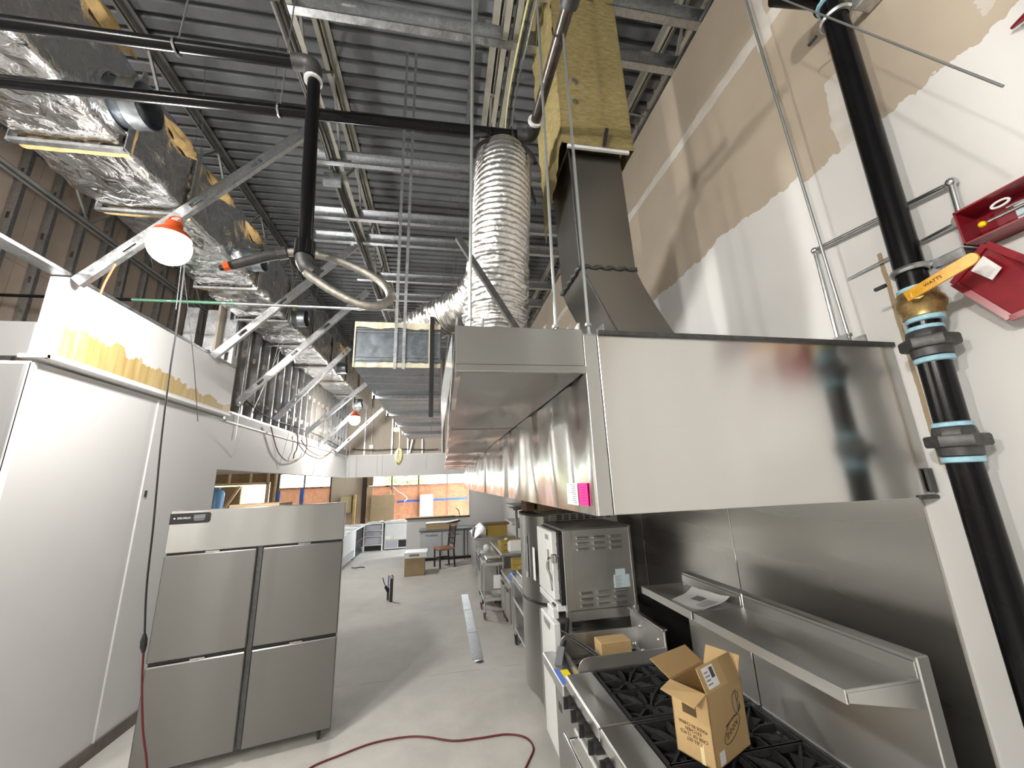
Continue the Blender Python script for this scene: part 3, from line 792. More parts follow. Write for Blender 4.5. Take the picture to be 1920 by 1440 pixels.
mb().bbox(1.838,1.895,HY0+.002,HY0+.02,1.985,2.60,.002).build('end_flange','stainless_dark',hd)
mb().box(.52,1.89,HY0+.02,HY1,2.57,2.60).build('top_panel','stainless_dark',hd)
mb().box(.52,1.89,HY1-.02,HY1,1.98,2.6).build('end_panel','stainless_soft',hd)
mb().bar((.56,HY0-.006,2.618),(1.89,HY0-.006,2.606),.014,.016).build('top_edge_trim','pipe_fitting',hd)
mb().bbox(1.86,1.893,HY0-.012,HY0,2.0,2.09,.003).bbox(1.80,1.893,HY0-.01,HY0,1.975,1.99,.003).build('corner_bracket','pipe_fitting',hd)
for k in range(16):
    y=HY0+.15+k*.5
    mb().slab([(.9,y,2.1),(1.5,y,2.5),(1.5,y+.48,2.5),(.9,y+.48,2.1)],(.02,0,-.03)).build('filter','stainless_dark',hd)
def sheet(m, px0,py0,px1,py1,X,t=.0015):
    a=at(px0,py0,X=X); b_=at(px1,py1,X=X); return m.box(X-t,X,a.y,b_.y,a.z,b_.z)
pp = thing('notice_paper','white printed notice taped to the hood front','paper',(.498,1.5,2.005))
mb().box(.4960,.4985,1.43,1.555,2.005,2.085).build('sheet','paper',pp)
m = mb()
for k,(w) in enumerate((.06,.04,.05,.055,.06,.035,.04,.05,.045,.03)):
    m.box(.4950,.4962,1.445,1.445+w,2.077-k*.0072,2.0795-k*.0072)
m.build('print','ink_grey',pp)
pk = thing('pink_notice','bright pink notice sheet taped near the hood corner','paper',(.498,1.36,2.005))
mb().box(.4960,.4985,1.325,1.415,2.008,2.085).build('sheet','pink_paper',pk)
m = mb()
for k in range(6): m.box(.4950,.4962,1.345,1.345+.05-.008*(k%3),2.07-k*.009,2.0712-k*.009)
m.build('print','red_paint',pk)
pl = thing('supply_plenum','stainless make-up air plenum along the hood front','plenum',(.27,5.5,2.47))
mb().bbox(.04,.498,HY0-.002,HY0+.02,2.49,2.63,.002).build('end_panel','stainless',pl)
mb().bbox(.038,.50,HY0-.006,HY0+.015,2.465,2.49,.002).build('end_lip','stainless',pl)
mb().box(.04,.06,HY0+.02,10.3,2.47,2.63).build('side_panel','stainless',pl)
mb().box(.06,.49,HY0+.02,10.3,2.61,2.63).build('top_panel','stainless_dark',pl)
pys = [HY0+.02,2.71,4.36,5.95,7.75,9.1,10.3]
for a,b_ in zip(pys,pys[1:]):
    def fn(u,v,a=a,b_=b_): 
        y=a+.012+(b_-a-.024)*v; x=.045+.45*u
        return (x,y,2.47+.006*math.sin(PI*u)*math.sin(PI*v)+.004*noise.noise(V((x*3,y*1.5,1))))
    mb().grid(fn,12,20).build('perforated_plate','stainless_dark',pl,smooth='all')
    mb().box(.05,.49,b_-.010,b_+.010,2.474,2.482).build('plate_joint','dark_inside',pl)
mb().box(.04,.5,10.28,10.3,2.47,2.63).build('end_panel','stainless',pl)
# rods and angle brackets carrying the hood
def rod(x0,y0,z0,top,label,r=.0065):
    t = thing('hanger_rod',label,'threaded rod',(x0,y0,z0),'threaded rods carrying the hood')
    mb().cyl((x0,y0,z0),top,r,8).build('rod','rod_zinc',t)
    mb().bbox(x0-.05,x0+.05,y0-.03,y0+.03,z0-.005,z0+.004,.001).box(x0-.05,x0-.045,y0-.03,y0+.03,z0,z0+.045).box(x0+.045,x0+.05,y0-.03,y0+.03,z0,z0+.045).build('bracket','galvanized',t)
    mb().cyl((x0,y0,z0+.005),(x0,y0,z0+.018),.013,6).cyl((x0,y0,z0+.045),(x0,y0,z0+.056),.013,6).build('nut','rod_zinc',t)
rod(.095,1.33,2.64,(.15,1.33,5.45),'threaded rod at the left end of the plenum in front of the foil flex')
rod(.435,1.36,2.635,(.47,1.36,5.45),'threaded rod left of the black duct at the plenum corner')
rod(.545,1.30,2.62,(.565,1.30,5.45),'threaded rod in front of the black duct')
rod(1.735,1.29,2.612,(1.60,1.29,5.9),'threaded rod near the wall at the hood rear corner')
tag(mb().bar((.06,1.5,3.15),(.345,1.5,2.66),.025,.025).build('angle_brace','pipe_fitting'),'dark angle iron brace leaning across the foil flex','brace')
# ================================================================== FLEX DUCT
fx = [(.255,1.80,2.62),(.26,1.80,2.9),(.28,1.80,3.2),(.305,1.80,3.5),(.325,1.81,3.75),(.34,1.88,3.93),(.34,2.07,4.02),(.34,2.30,3.96),(.34,2.52,3.82),(.32,2.72,3.66),(.20,2.93,3.55),(.0,3.09,3.49),(-.17,3.2,3.44),(-.28,3.28,3.37)]
fxp = spline(fx,40)
acc=[0]
for a,b_ in zip(fxp,fxp[1:]): acc.append(acc[-1]+(b_-a).length)
pts=[];rad=[]; Lf=acc[-1]; step=.0085; s_=0; i=0; k=0
while s_<Lf:
    while acc[i+1]<s_: i+=1
    tt=(s_-acc[i])/(acc[i+1]-acc[i]); pts.append(fxp[i].lerp(fxp[i+1],tt))
    cr=max(0,min(1,(1.0-s_)/.5))+max(0,min(1,(s_-1.9)/.4)); rad.append((.163,.159,.153,.159)[k%4]+.006*cr*noise.noise(V((s_*37,0,1)))); s_+=step; k+=1
ft = thing('flex_duct','silver foil flexible duct rising from the plenum and bending over','duct',(.255,1.8,2.62))
fm=mb().tube(pts,rad,36); nn_=len(pts)
for i_ in range(nn_):
    c_=pts[i_]; cr=max(0,min(1,(1.0-i_*step)/.6))+max(0,min(1,(i_*step-1.9)/.4))+.12
    for k_ in range(36):
        v_=V(fm.v[i_*36+k_]); fm.v[i_*36+k_]=tuple(c_+(v_-c_)*(1+.10*cr*noise.noise(v_*26)+.05*cr*noise.noise(v_*60)))
fm.build('foil_tube','flex_foil',ft,smooth='all')
m = mb()
for (c,ax) in (((.325,1.815,3.78),0),):
    m.tube([(.325+.168*math.cos(a),1.80+.10*math.sin(a)*.6-.10,3.80+.20*max(0,math.sin(a))) for a in [PI*k/16 for k in range(17)]],.012,6)
for s_ in (-1,1):
    m.slab([(.34+s_*.165,1.78,3.62),(.34+s_*.165,1.82,3.62),(.34+s_*.06,1.90,4.22),(.34+s_*.06,1.86,4.22)],(.004,.002,0))
m.build('hanging_strap','black_plastic',ft)
# ================================================================== GREASE DUCT
gd = thing('grease_duct','dark welded steel exhaust duct with an offset into the hood','duct',(1.3,2.1,2.6))
def loop(x0,x1,y0,y1,z): return [(x0,y0,z),(x1,y0,z),(x1,y1,z),(x0,y1,z)]
def skin(loops):
    m=mb(); vs=[p for l in loops for p in l]; fs=[]
    for i in range(len(loops)-1):
        for k in range(4): fs.append((i*4+k,i*4+(k+1)%4,(i+1)*4+(k+1)%4,(i+1)*4+k))
    return m.add(vs,fs)
GY0,GY1=1.9,2.26
low=[]
for k in range(9):
    t=k/8; z=2.60+.70*t; e=(1-t); off=.335*(e*e*(3-2*e))*.35+.335*e*.65
    low.append(loop(.785+off,1.13+off,GY0,GY1,z))
skin(low).build('offset','black_steel',gd,smooth=True)
skin([loop(.785,1.13,GY0,GY1,3.30),loop(.775,1.12,GY0,GY1,4.15)]).build('riser','black_steel',gd)
m=mb()
for a,b_ in (((.78,GY0,3.30),(1.135,GY0,3.30)),((.78,GY0,3.30),(.78,GY1,3.30)),((1.135,GY0,3.30),(1.135,GY1,3.30))):
    n=14; m.tube([V(a).lerp(V(b_),k/n)+V((0,0,.006*((k*7)%3-1))) for k in range(n+1)],[.009+.004*((k*5)%3) for k in range(n+1)],6)
m.build('weld_bead','pipe_fitting',gd)
m=mb().tube([(.785+.335*1.0+.0,GY0,2.6),(.785+.16,GY0,2.95),(.785,GY0,3.3),(.775,GY0,4.15)],.006,6); m.build('corner_seam','pipe_fitting',gd)
wr = thing('duct_insulation','yellow mineral wool wrap around the upper exhaust duct','insulation',(.97,2.1,4.15))
def wool_box(x0,x1,y0,y1,z0,z1):
    m=mb()
    def f(u,v,face):
        z=z0+(z1-z0)*v
        if face==0: x,y=x0+(x1-x0)*u,y0
        elif face==1: x,y=x1,y0+(y1-y0)*u
        elif face==2: x,y=x1-(x1-x0)*u,y1
        else: x,y=x0,y1-(y1-y0)*u
        amp=.006+(.022 if face==3 else .0)
        nn=noise.noise(V((x*14,y*14,z*9)))*amp
        zz=z-(.05*noise.noise(V((y*9,x*3,1)))+ (y-y0)*.75*(1 if face in(3,) else 0))*(1-v) if face==3 else z
        return (x+(nn if face in(1,3) else 0),y+(nn if face in(0,2) else 0),zz)
    for fc_ in range(4): m.grid(lambda u,v,q=fc_: f(u,v,q),14,40)
    m.add(loop(x0+.05,x1-.05,y0+.05,y1-.05,z0+.02),[(0,1,2,3)])
    return m
wool_box(.715,1.19,1.84,2.34,4.12,6.28).build('wool_wrap','mineral_wool',wr)
mb().box(.75,1.16,1.845,1.86,4.10,4.125).build('foil_edge','paper',wr)
m=mb()
for (x,z) in ((.80,5.35),(.83,4.62),(.82,4.45)): m.cyl((x,1.838,z),(x,1.828,z),.018,12)
m.build('weld_pin_washer','conduit',wr)
mb().cyl((.985,1.835,4.12),(1.0,1.80,4.22),.012,8).build('hanging_tab','black_plastic',wr)
# timber block behind
tag(mb().box(.56,.68,3.3,3.42,2.601,4.02).build('timber_post','wood_dark'),'dark timber post behind the flex duct','post')
# ================================================================== SUSPENDED SHEET METAL DUCT
sd = thing('sheet_metal_duct','galvanized rectangular duct hung beside the hood with cream sealed edges','duct',(-.35,5.5,3.0))
ys=[3.0,4.0,5.03,6.0,7.0,8.0]
for a,b_ in zip(ys,ys[1:]):
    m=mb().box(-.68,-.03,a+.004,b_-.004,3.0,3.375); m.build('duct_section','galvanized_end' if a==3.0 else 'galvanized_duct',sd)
    m=mb()
    for k in range(1,4):
        y=a+(b_-a)*k/4; m.bar((-.67,y,2.999),(-.04,y,2.999),.012,.006)
    m.build('bead','galvanized',sd)
for y in ys[1:-1]:
    mb().box(-.70,-.01,y-.02,y+.02,2.965,3.0).box(-.71,-.68,y-.02,y+.02,2.965,3.40).build('flange','galvanized',sd)
def fn(u,v):
    x=-.685+.66*u; return (x,2.992-.004*noise.noise(V((x*20,v,1))),3.375-.05*v-(.014*noise.noise(V((x*7,3,0)))+.008*noise.noise(V((x*25,3,0))))*v)
def fn2(u,v):
    x=-.685+.66*u; return (x,2.992-.004*noise.noise(V((x*20,v,5))),2.998+.038*v+(.012*noise.noise(V((x*8,9,0)))+.008*noise.noise(V((x*25,8,0))))*v)
mb().grid(fn,60,4).grid(fn2,60,4).box(-.69,-.68,2.99,3.0,3.0,3.375).box(-.118,-.108,2.988,3.0,3.0,3.36).build('sealant','mastic',sd)
m=mb()
for z in (3.055,3.085,3.29,3.315): m.bar((-.68,2.995,z),(-.03,2.995,z),.006,.004)
m.build('bead','conduit',sd)
for i,(x,tx) in enumerate(((-.375,-.37),(-.31,-.285))):
    mb().box(x-.012,x+.012,2.984,2.987,2.985,3.40).bar((x,2.985,3.40),(tx,2.985,6.25),.024,.003,up=(0,1,0)).build('strap_hanger','galvanized',sd)
mb().box(-.108,-.075,2.95,2.985,2.6,3.42).build('black_angle','black_plastic',sd)
# plastic film and wires on the plenum side
tag(mb().grid(lambda u,v:(.03-.02*math.sin(3*u)*v-.04*u, 1.3+1.7*u, 2.48+.14*v-.03*u),10,6).build('film','plastic_film'),'clear plastic film hanging between plenum and suspended duct','film')
# ================================================================== RIGHT WALL: GAS RISER, CONDUIT, RED PULL BOX
gp = thing('gas_pipe','black vertical gas pipe on the right wall with yellow valve handle','pipe',(1.78,1.06,0))
GX,GYp = 1.78,1.06
mb().cyl((GX,1.085,.1),(GX,1.07,2.16),.046,20).build('pipe_length','black_pipe',gp)
mb().cyl((GX,1.07,2.20),(GX,1.062,2.52),.046,20).build('pipe_length','black_pipe',gp)
mb().cyl((GX,1.06,2.56),(GX,1.055,2.64),.046,20).build('pipe_length','black_pipe',gp)
mb().cyl((GX,1.05,2.74),(GX,1.02,4.24),.046,20).build('pipe_length','black_pipe',gp)
mb().cyl((GX,1.02,4.31),(GX,1.02,6.2),.05,16).build('pipe_length','black_pipe',gp)
for (y,z) in ((1.07,2.18),(1.061,2.54)):
    u = mb(); u.lathe((GX,y,z),[(.046,-.055),(.056,-.05),(.058,-.022),(.062,-.02)],18)
    u.lathe((GX,y,z),[(.078,-.020),(.082,-.014),(.082,.014),(.078,.020)],6)
    u.lathe((GX,y,z),[(.060,.020),(.056,.045),(.052,.05)],8)
    o = u.build('union','pipe_fitting',gp)
    mb().lathe((GX,y,z),[(.047,-.075),(.054,-.072),(.054,-.056),(.047,-.054)],18).build('thread_sealant','pipe_dope',o)
    mb().lathe((GX,y,z),[(.047,.048),(.053,.05),(.053,.062),(.047,.066)],18).build('thread_sealant','pipe_dope',o)
vb = mb(); vb.lathe((GX,1.05,2.69),[(.050,-.055),(.060,-.05),(.060,-.03),(.068,-.02),(.072,0),(.068,.02),(.060,.03),(.060,.05),(.050,.055)],12)
vo = vb.build('valve_body','brass',gp)
mb().cyl((GX-.06,1.02,2.70),(GX-.10,.99,2.70),.018,8).build('valve_stem','brass',vo)
mb().lathe((GX,1.05,2.69),[(.047,.05),(.054,.054),(.054,.068),(.047,.07)],18).lathe((GX,1.05,2.69),[(.047,-.07),(.054,-.068),(.054,-.052),(.047,-.05)],18).build('thread_sealant','pipe_dope',vo)
ha,hb = V((GX-.10,1.01,2.705)),V((GX-.10,.83,2.74))
hm = mb(); d=(hb-ha).normalized(); up=V((0,-d.z,d.y))
pr=[]
for k in range(9):
    a=-PI/2+PI*k/8; pr.append(hb+d*.020*math.cos(a)+up*.020*math.sin(a))
pr += [ha+up*.019-d*.01, ha-up*.019-d*.01]
hm.slab(pr,(-.008,0,0)); hnd=hm.build('valve_handle','yellow_handle',vo)
text('handle_lettering','WATTS',.016,frame(ha.lerp(hb,.42)+V((-.0086,0,0)),(0,d.y,d.z),(0,0,1)),'ink_brown',hnd)
m=mb().lathe((GX,1.02,4.27),[(.05,-.05),(.066,-.045),(.066,.045),(.05,.05)],18); m.cyl((GX,1.02,4.275),(GX-.25,1.05,4.29),.058,16); te=m.build('tee','black_pipe',gp)
mb().lathe((GX,1.02,4.215),[(.046,-.008),(.058,-.004),(.058,.008),(.046,.012)],18).build('thread_sealant','pipe_dope',te)
def clamp(z,y):
    m=mb(); m.tube([(GX+.052*math.cos(a),y+.052*math.sin(a),z) for a in [2*PI*k/22 for k in range(23)]],.012,6)
    m.bbox(GX+.03,1.897,y-.14,y-.05,z-.02,z+.02,.004); m.bar((GX+.02,y-.05,z),(GX+.07,y-.09,z),.02,.03); m.build('pipe_clamp','galvanized',gp)
    mb().cyl((GX-.05,y+.06,z-.03),(GX-.05,y+.10,z-.03),.008,6).build('clamp_bolt','pipe_fitting',gp)
clamp(2.83,1.045); clamp(4.12,1.02)
# conduits
cd_ = thing('wall_conduit','shiny steel conduit looping on the right wall behind the gas pipe','conduit',(1.87,1.2,2.6))
A=at(1528,470,X=1.87); B=at(1783,342,X=1.87); C=at(1803,412,X=1.87)
mb().tube([A+V((0,-.02,0)),B+V((0,.02,0))],.0095,10).build('conduit_tube','conduit',cd_)
mb().tube([B,C],.0105,10).build('conduit_tube','conduit',cd_)
mb().tube([A,(1.87,A.y,2.6)],.0095,10).build('conduit_tube','conduit',cd_)
for P_ in (A,B):
    mb().sphere(P_,.018,12,8).build('elbow','conduit',cd_)
mb().lathe((C.x-.015,C.y,C.z),[(.022,0),(.022,.03)],14,'x').lathe((C.x-.018,C.y,C.z),[(.012,0),(.012,.01)],12,'x').build('pulley_elbow','conduit',cd_)
D=at(1590,523,X=1.885)
mb().tube([C+V((.01,.02,0)),D],[.009,.004],8).build('cable_tube','conduit',cd_)
# red box, open, lid hanging
rb = thing('pull_box','open red steel fire suppression box on the right wall','control box',(1.83,.72,2.84))
y0,y1,z0,z1 = .30,.895,2.845,2.975
m=mb(); 
m.box(1.80,1.90,y1-.006,y1,z0,z1); m.box(1.80,1.90,y0,y1,z1-.006,z1); m.box(1.80,1.90,y0,y1,z0,z0+.006); m.box(1.893,1.9,y0,y1,z0,z1); m.box(1.80,1.90,y0,y0+.006,z0,z1)
m.build('case','red_paint',rb)
mb().box(1.885,1.892,y0+.03,y1-.10,z0+.015,z1-.035).build('backplate','paper_blue',rb)
mb().cyl((1.83,y1-.06,z0+.055),(1.83,.45,z0+.055),.006,8).cyl((1.85,y1-.1,z0+.08),(1.85,.45,z0+.075),.004,8).build('cable_rod','conduit',rb)
mb().sphere((1.83,y1-.045,z0+.055),.011,10,8).build('yellow_tab','yellow_tape',rb)
mb().tube([(1.84,.80+.022*math.cos(a),z1-.03+.010*math.sin(a)) for a in [2*PI*k/14 for k in range(15)]],.004,6).build('cable_ring','paper',rb)
mb().box(1.86,1.885,y1-.20,y1-.11,z0+.012,z0+.035).build('latch_block','paper',rb)
lc=[at(1850,458,X=1.78),at(1788,532,X=1.80),at(1895,597,X=1.83),at(1990,560,X=1.83),at(1985,510,X=1.80)]
mb().slab(lc,(.012,0,0)).build('lid','red_paint',rb,'red lid hanging open below'); ld=rb.children[-1]
ce=[at(1845,480,X=1.781),at(1822,508,X=1.785),at(1862,525,X=1.787),at(1880,502,X=1.785)]
mb().slab([p+V((-.004,0,0)) for p in ce],(.002,0,0)).build('instruction_label','paper',ld)
m=mb()
for a,b_ in zip(lc,lc[1:]+lc[:1]): m.bar(a,b_,.014,.02)
m.build('rim','red_paint',ld)
# loose wire across the top right of the wall
tag(mb().cyl(at(1440,-12,X=1.5),at(1881,162,X=1.5),.0035,6).build('ceiling_wire','wire_steel'),'stray thin wire slanting across the upper right wall','wire')
tag(mb().tube([at(1898,52,X=1.88),at(1925,28,X=1.86),at(1960,20,X=1.86)],[.006,.012,.02],8).box(1.80,1.9,.42,.56,3.50,3.62).build('horn_box','red_paint'),'dark red alarm fitting at the upper right edge','alarm')
# ================================================================== REACH-IN REFRIGERATOR
FX0,FX1,FY = -1.365,0.0,0.0
fr = thing('reach_in_refrigerator','tall four door stainless reach-in refrigerator beside the white partition','refrigerator',(-.935,4.17,0),local=True,rz=math.radians(12))
FB=.10; FM=-.6825
mb().bbox(FX0+.004,FX1-.004,FY+.035,FY+.80,FB,1.93,.006).build('cabinet','stainless_soft',fr)
mb().bbox(FX0,FX1,FY-.004,FY+.06,1.625,1.965,.006).build('header_panel','stainless',fr)
mb().box(FM-.018,FM+.018,FY+.018,FY+.05,FB,1.625).build('centre_mullion','pipe_fitting',fr)
mb().box(FX0+.01,FX1-.01,FY+.02,FY+.05,.795,.825).build('gasket','black_plastic',fr)
mb().box(FX0+.01,FX1-.01,FY+.02,FY+.05,1.60,1.63).build('gasket','black_plastic',fr)
for (x0,x1) in ((FX0+.002,FM-.022),(FM+.022,FX1-.002)):
    for (z0,z1) in ((.825,1.608),(FB,.80)):
        d = mb().bbox(x0,x1,FY-.005,FY+.032,z0,z1,.008).build('door','door_steel',fr)
        xm=(x0+x1)/2
        mb().box(xm-.05,xm+.05,FY+.0,FY+.02,z1,z1+.014).build('hinge_plate','stainless_dark',d)
        mb().cyl((xm,FY-.004,z1+.007),(xm,FY+.01,z1+.007),.006,8).build('lock','conduit',d)
BX=FX0+.285
bd = mb(); pr=[(FX0,FY-.008,1.855),(BX-.02,FY-.008,1.855)]
for k in range(7):
    a=-PI/2+PI/2*k/6; pr.append((BX-.02+.02*math.cos(a),FY-.008,1.875+.02*math.sin(a)))
for k in range(7):
    a=PI/2*k/6; pr.append((BX-.02+.02*math.cos(a),FY-.008,1.922+.02*math.sin(a)))
pr.append((FX0,FY-.008,1.942)); bo=bd.slab(pr,(0,.006,0)).build('badge','black_plastic',fr)
text('badge_lettering','DELFIELD',.022,frame((FX0+.098,FY-.0095,1.902),(1,0,0),(0,0,1)),'paper',bo)
mb().lathe((FX0+.032,FY-.010,1.902),[(.006,0),(.006,.002)],10,'y').build('badge_mark','paper',bo)
mb().box(FX0+.17,FX0+.24,FY-.0095,FY-.008,1.878,1.884).build('badge_line','ink_grey',bo)
mb().box(FX0+.165,FX0+.245,FY-.0092,FY-.008,1.890,1.926).build('badge_display','grey_plastic',bo)
def caster(t,x,y,r=.035,h=.085,mat='rubber'):
    o=mb().lathe((x-.012,y,r),[(r*.3,0),(r,.003),(r,.021),(r*.3,.024)],14,'x').build('caster_wheel',mat,t)
    mb().box(x-.018,x-.014,y-.015,y+.015,r*.6,h).box(x+.014,x+.018,y-.015,y+.015,r*.6,h).box(x-.025,x+.025,y-.025,y+.025,h-.004,h).build('caster_fork','pipe_fitting',o)
for x in (FX0+.1,FX1-.1):
    for y in (FY+.09,FY+.70): caster(fr,x,y,.042,.10)
tag(mb().box(-2.05,-1.6,4.35,4.7,1.931,1.98).build('loose_cardboard','cardboard_far'),'flat scrap of cardboard lying on top of the refrigerator','cardboard')
# ================================================================== RANGES
def grate(x0,x1,y0,y1,z):
    m=mb(); t=.013; h=.026; cx,cy=(x0+x1)/2,(y0+y1)/2
    for a,b_ in (((x0,y0),(x1,y0)),((x1,y0),(x1,y1)),((x1,y1),(x0,y1)),((x0,y1),(x0,y0))):
        m.bar((a[0],a[1],z-.012),(b_[0],b_[1],z-.012),t,h)
    for k in range(8):
        a=PI/4*k; L=min(abs((x1-x0)/2/math.cos(a)) if abs(math.cos(a))>1e-6 else 9,abs((y1-y0)/2/math.sin(a)) if abs(math.sin(a))>1e-6 else 9)
        p=V((cx+math.cos(a)*.032,cy+math.sin(a)*.032,z-.02)); q=V((cx+math.cos(a)*L,cy+math.sin(a)*L,z-.006)); w=V((-math.sin(a),math.cos(a),0))*.0055
        tp=V((0,0,.012)); bt=V((0,0,-.03)); mid=p.lerp(q,.35)
        m.add([p-w,p+w,mid-w+tp,mid+w+tp,q-w+tp*.3,q+w+tp*.3,q-w+bt,q+w+bt,p-w+bt,p+w+bt],[(0,1,3,2),(2,3,5,4),(4,5,7,6),(6,7,9,8),(8,9,1,0),(0,2,4,6),(0,6,8),(1,5,3),(1,7,5),(1,9,7)])
    # sloped bowl wings
    for sx in (-1,1):
        for sy in (-1,1):
            m.slab([(cx+sx*.03,cy+sy*.05,z-.035),(cx+sx*.05,cy+sy*.03,z-.035),(cx+sx*(x1-x0)*.42,cy+sy*(y1-y0)*.2,z-.014),(cx+sx*(x1-x0)*.2,cy+sy*(y1-y0)*.42,z-.014)],(0,0,-.006))
    return m
def rng(label,y0,y1,ny,shelf_y0,shelf_y1,doors):
    t=thing('gas_range',label,'range',(1.19,(y0+y1)/2,0),'gas ranges with high shelves')
    z=.93
    mb().box(.80,1.60,y0+.004,y1-.004,.12,.85).build('body','stainless_dark',t)
    mb().bbox(.755,.925,y0+.002,y1-.002,.905,z,.006).build('front_ledge','stainless_soft',t)
    mb().bbox(.752,.768,y0+.002,y1-.002,.865,.925,.004).build('ledge_nose','stainless',t)
    mb().box(.795,.80,y0+.004,y1-.004,.70,.87).build('control_panel','stainless_soft',t)
    mb().box(.92,1.60,y0+.006,y1-.006,.85,.875).build('burner_tray','burner_tray',t)
    for (a,b_) in ((y0+.003,y0+.013),(y1-.013,y1-.003)): mb().box(.92,1.60,a,b_,.85,.925).build('side_rim','stainless_dark',t)
    w=(y1-y0-.03)/ny
    for i in range(ny):
        for j in range(2):
            a=y0+.015+i*w; xx=.935+j*.325
            grate(xx+.004,xx+.321,a+.003,a+w-.003,.932).build('grate','cast_iron',t,smooth=False)
            mb().lathe((xx+.16,a+w/2,.875),[(.05,0),(.055,.012),(.03,.022),(.028,.03)],14).build('burner_head','cast_iron',t)
    nk=ny*2
    for i in range(nk):
        y=y0+(y1-y0)*(i+.5)/nk; k=mb().lathe((.735,y,.815),[(.012,0),(.030,.006),(.034,.02),(.034,.045),(.036,.055)],18,'x')
        k.box(.715,.74,y-.007,y+.007,.785,.845); k.build('knob','black_plastic',t)
    for (a,b_) in doors:
        d=mb().bbox(.775,.80,a,b_,.22,.67,.008).build('oven_door','stainless_soft',t)
        h=mb().cyl((.715,a+.03,.655),(.715,b_-.03,.655),.012,12); 
        for y in (a+.08,b_-.08): h.cyl((.715,y,.655),(.778,y,.655),.008,8)
        h.build('door_handle','chrome',d)
    mb().bbox(1.60,1.655,shelf_y0,shelf_y1,.85,1.465,.004).build('back_riser','stainless_soft',t)
    mb().bar((1.598,shelf_y0,.94),(1.598,shelf_y1,.94),.01,.016).build('riser_bead','conduit',t)
    s=mb(); s.bbox(1.295,1.60,shelf_y0+.004,shelf_y1-.004,1.392,1.402,.002); s.bbox(1.290,1.300,shelf_y0+.004,shelf_y1-.004,1.360,1.402,.002); s.bbox(1.590,1.602,shelf_y0+.004,shelf_y1-.004,1.40,1.452,.002); s.build('high_shelf','stainless_soft',t)
    for y in (shelf_y0+.004,shelf_y1-.008): mb().slab([(1.295,y,1.392),(1.60,y,1.392),(1.60,y,1.31),(1.295,y,1.365)],(0,.004,0)).build('shelf_bracket','stainless_soft',t)
    for x in (.86,1.54):
        for y in (y0+.08,y1-.08): mb().lathe((x,y,0),[(.02,0),(.022,.02),(.016,.03),(.02,.12)],10).build('leg','pipe_fitting',t)
    return t
rng('nearer gas range with black grates under the open carton',1.20,2.115,3,1.25,2.05,[(1.24,2.07)])
r2=rng('gas range with four grates between the carton and the charbroiler',2.122,2.66,2,2.06,2.60,[(2.15,2.63)])
# ================================================================== CHARBROILER (grates lifted out)
cb = thing('charbroiler','open charbroiler body without grates beside the range','charbroiler',(1.1,2.98,0))
def sideplate(y, top):
    pr=[(1.46,y,.70),(.845,y,.70),(.845,y,top-.07)]
    for k in range(7):
        a=PI-PI/2*k/6; pr.append((.915+.07*math.cos(a),y,top-.07+.07*math.sin(a)))
    pr+=[(1.46,y,top)]
    return mb().slab(pr,(0,.007,0))
sideplate(2.668,1.003).build('side_plate','stainless_soft',cb); sideplate(3.07,1.0).build('side_plate','stainless_soft',cb)
mb().box(.82,1.50,2.68,3.17,.12,.84).build('body','stainless_dark',cb)
mb().bbox(.735,.83,2.665,3.17,.80,.87,.006).build('front_ledge','stainless_soft',cb)
mb().bbox(1.455,1.47,2.68,3.17,.84,1.10,.003).build('back_plate','stainless_soft',cb)
mb().bbox(1.44,1.48,2.67,3.17,1.095,1.11,.003).build('back_rail','stainless',cb)
mb().box(.845,.86,2.68,3.07,.84,.93).build('inner_front','stainless_dark',cb)
for y in (2.74,2.86,2.98): mb().cyl((.87,y,.885),(1.44,y,.885),.010,8).build('burner_pipe','brown_pipe',cb)
mb().cyl((1.38,2.69,.905),(1.38,3.06,.905),.011,8).build('gas_rail','conduit',cb)
for y in (2.74,2.86,2.98): mb().sphere((1.38,y,.925),.015,8,6).build('fitting','conduit',cb)
for y in (2.76,3.02): mb().sphere((1.453,y,1.02),.010,8,6).build('bolt','conduit',cb)
mb().tube(spline([(.87,3.10,1.02),(.95,2.98,.99),(1.02,2.86,.96),(1.06,2.76,.93)],6),.007,6).build('loose_cable','black_plastic',cb)
mb().tube(spline([(.90,3.0,1.0),(.97,2.90,.97),(1.03,2.80,.94),(1.06,2.74,.91)],6),.007,6).build('loose_cable','black_plastic',cb)
mb().box(.733,.736,2.72,2.78,.70,.74).build('panel_slot','black_plastic',cb)
tag(mb().bbox(1.075,1.30,2.855,2.98,.897,1.0,.004).build('carton','cardboard'),'small brown carton lying inside the charbroiler','box')
# tape on the far corner of the charbroiler ledge, stickers
mb().bbox(.738,.774,2.68,2.88,.8705,.8715,.0004).build('blue_sticker','blue_film',cb)
mb().bbox(.776,.829,2.668,2.86,.8705,.8715,.0004).build('yellow_sticker','yellow_tape',cb)
# ================================================================== OVEN ON STAND
ob = thing('equipment_base','white fronted equipment base under the countertop oven','cabinet',(1.2,3.55,0))
mb().box(.90,1.60,3.22,3.92,.12,.94).build('body','stainless_dark',ob)
pn = mb().bbox(.845,.90,3.215,3.62,.14,1.03,.006).build('front_panel','white_metal',ob)
mb().slab([(.843,3.32,1.0),(.843,3.52,1.0),(.843,3.50,.96),(.843,3.34,.95)],(-.002,0,0)).build('decal','ink_grey',pn)
mb().box(.838,.845,3.24,3.3,.62,.70).build('vent_slot','black_plastic',pn)
pg = mb(); pg.tube(spline([(.985,3.30,1.03),(.93,3.16,.99),(.87,3.05,.94),(.83,3.0,.90)],6),.014,8); pgc=pg.build('power_cable','black_plastic',ob)
mb().bar((.845,3.02,.93),(.79,2.93,.86),.05,.055).bar((.79,2.93,.86),(.785,2.92,.78),.03,.03).build('plug','grey_plastic',pgc)
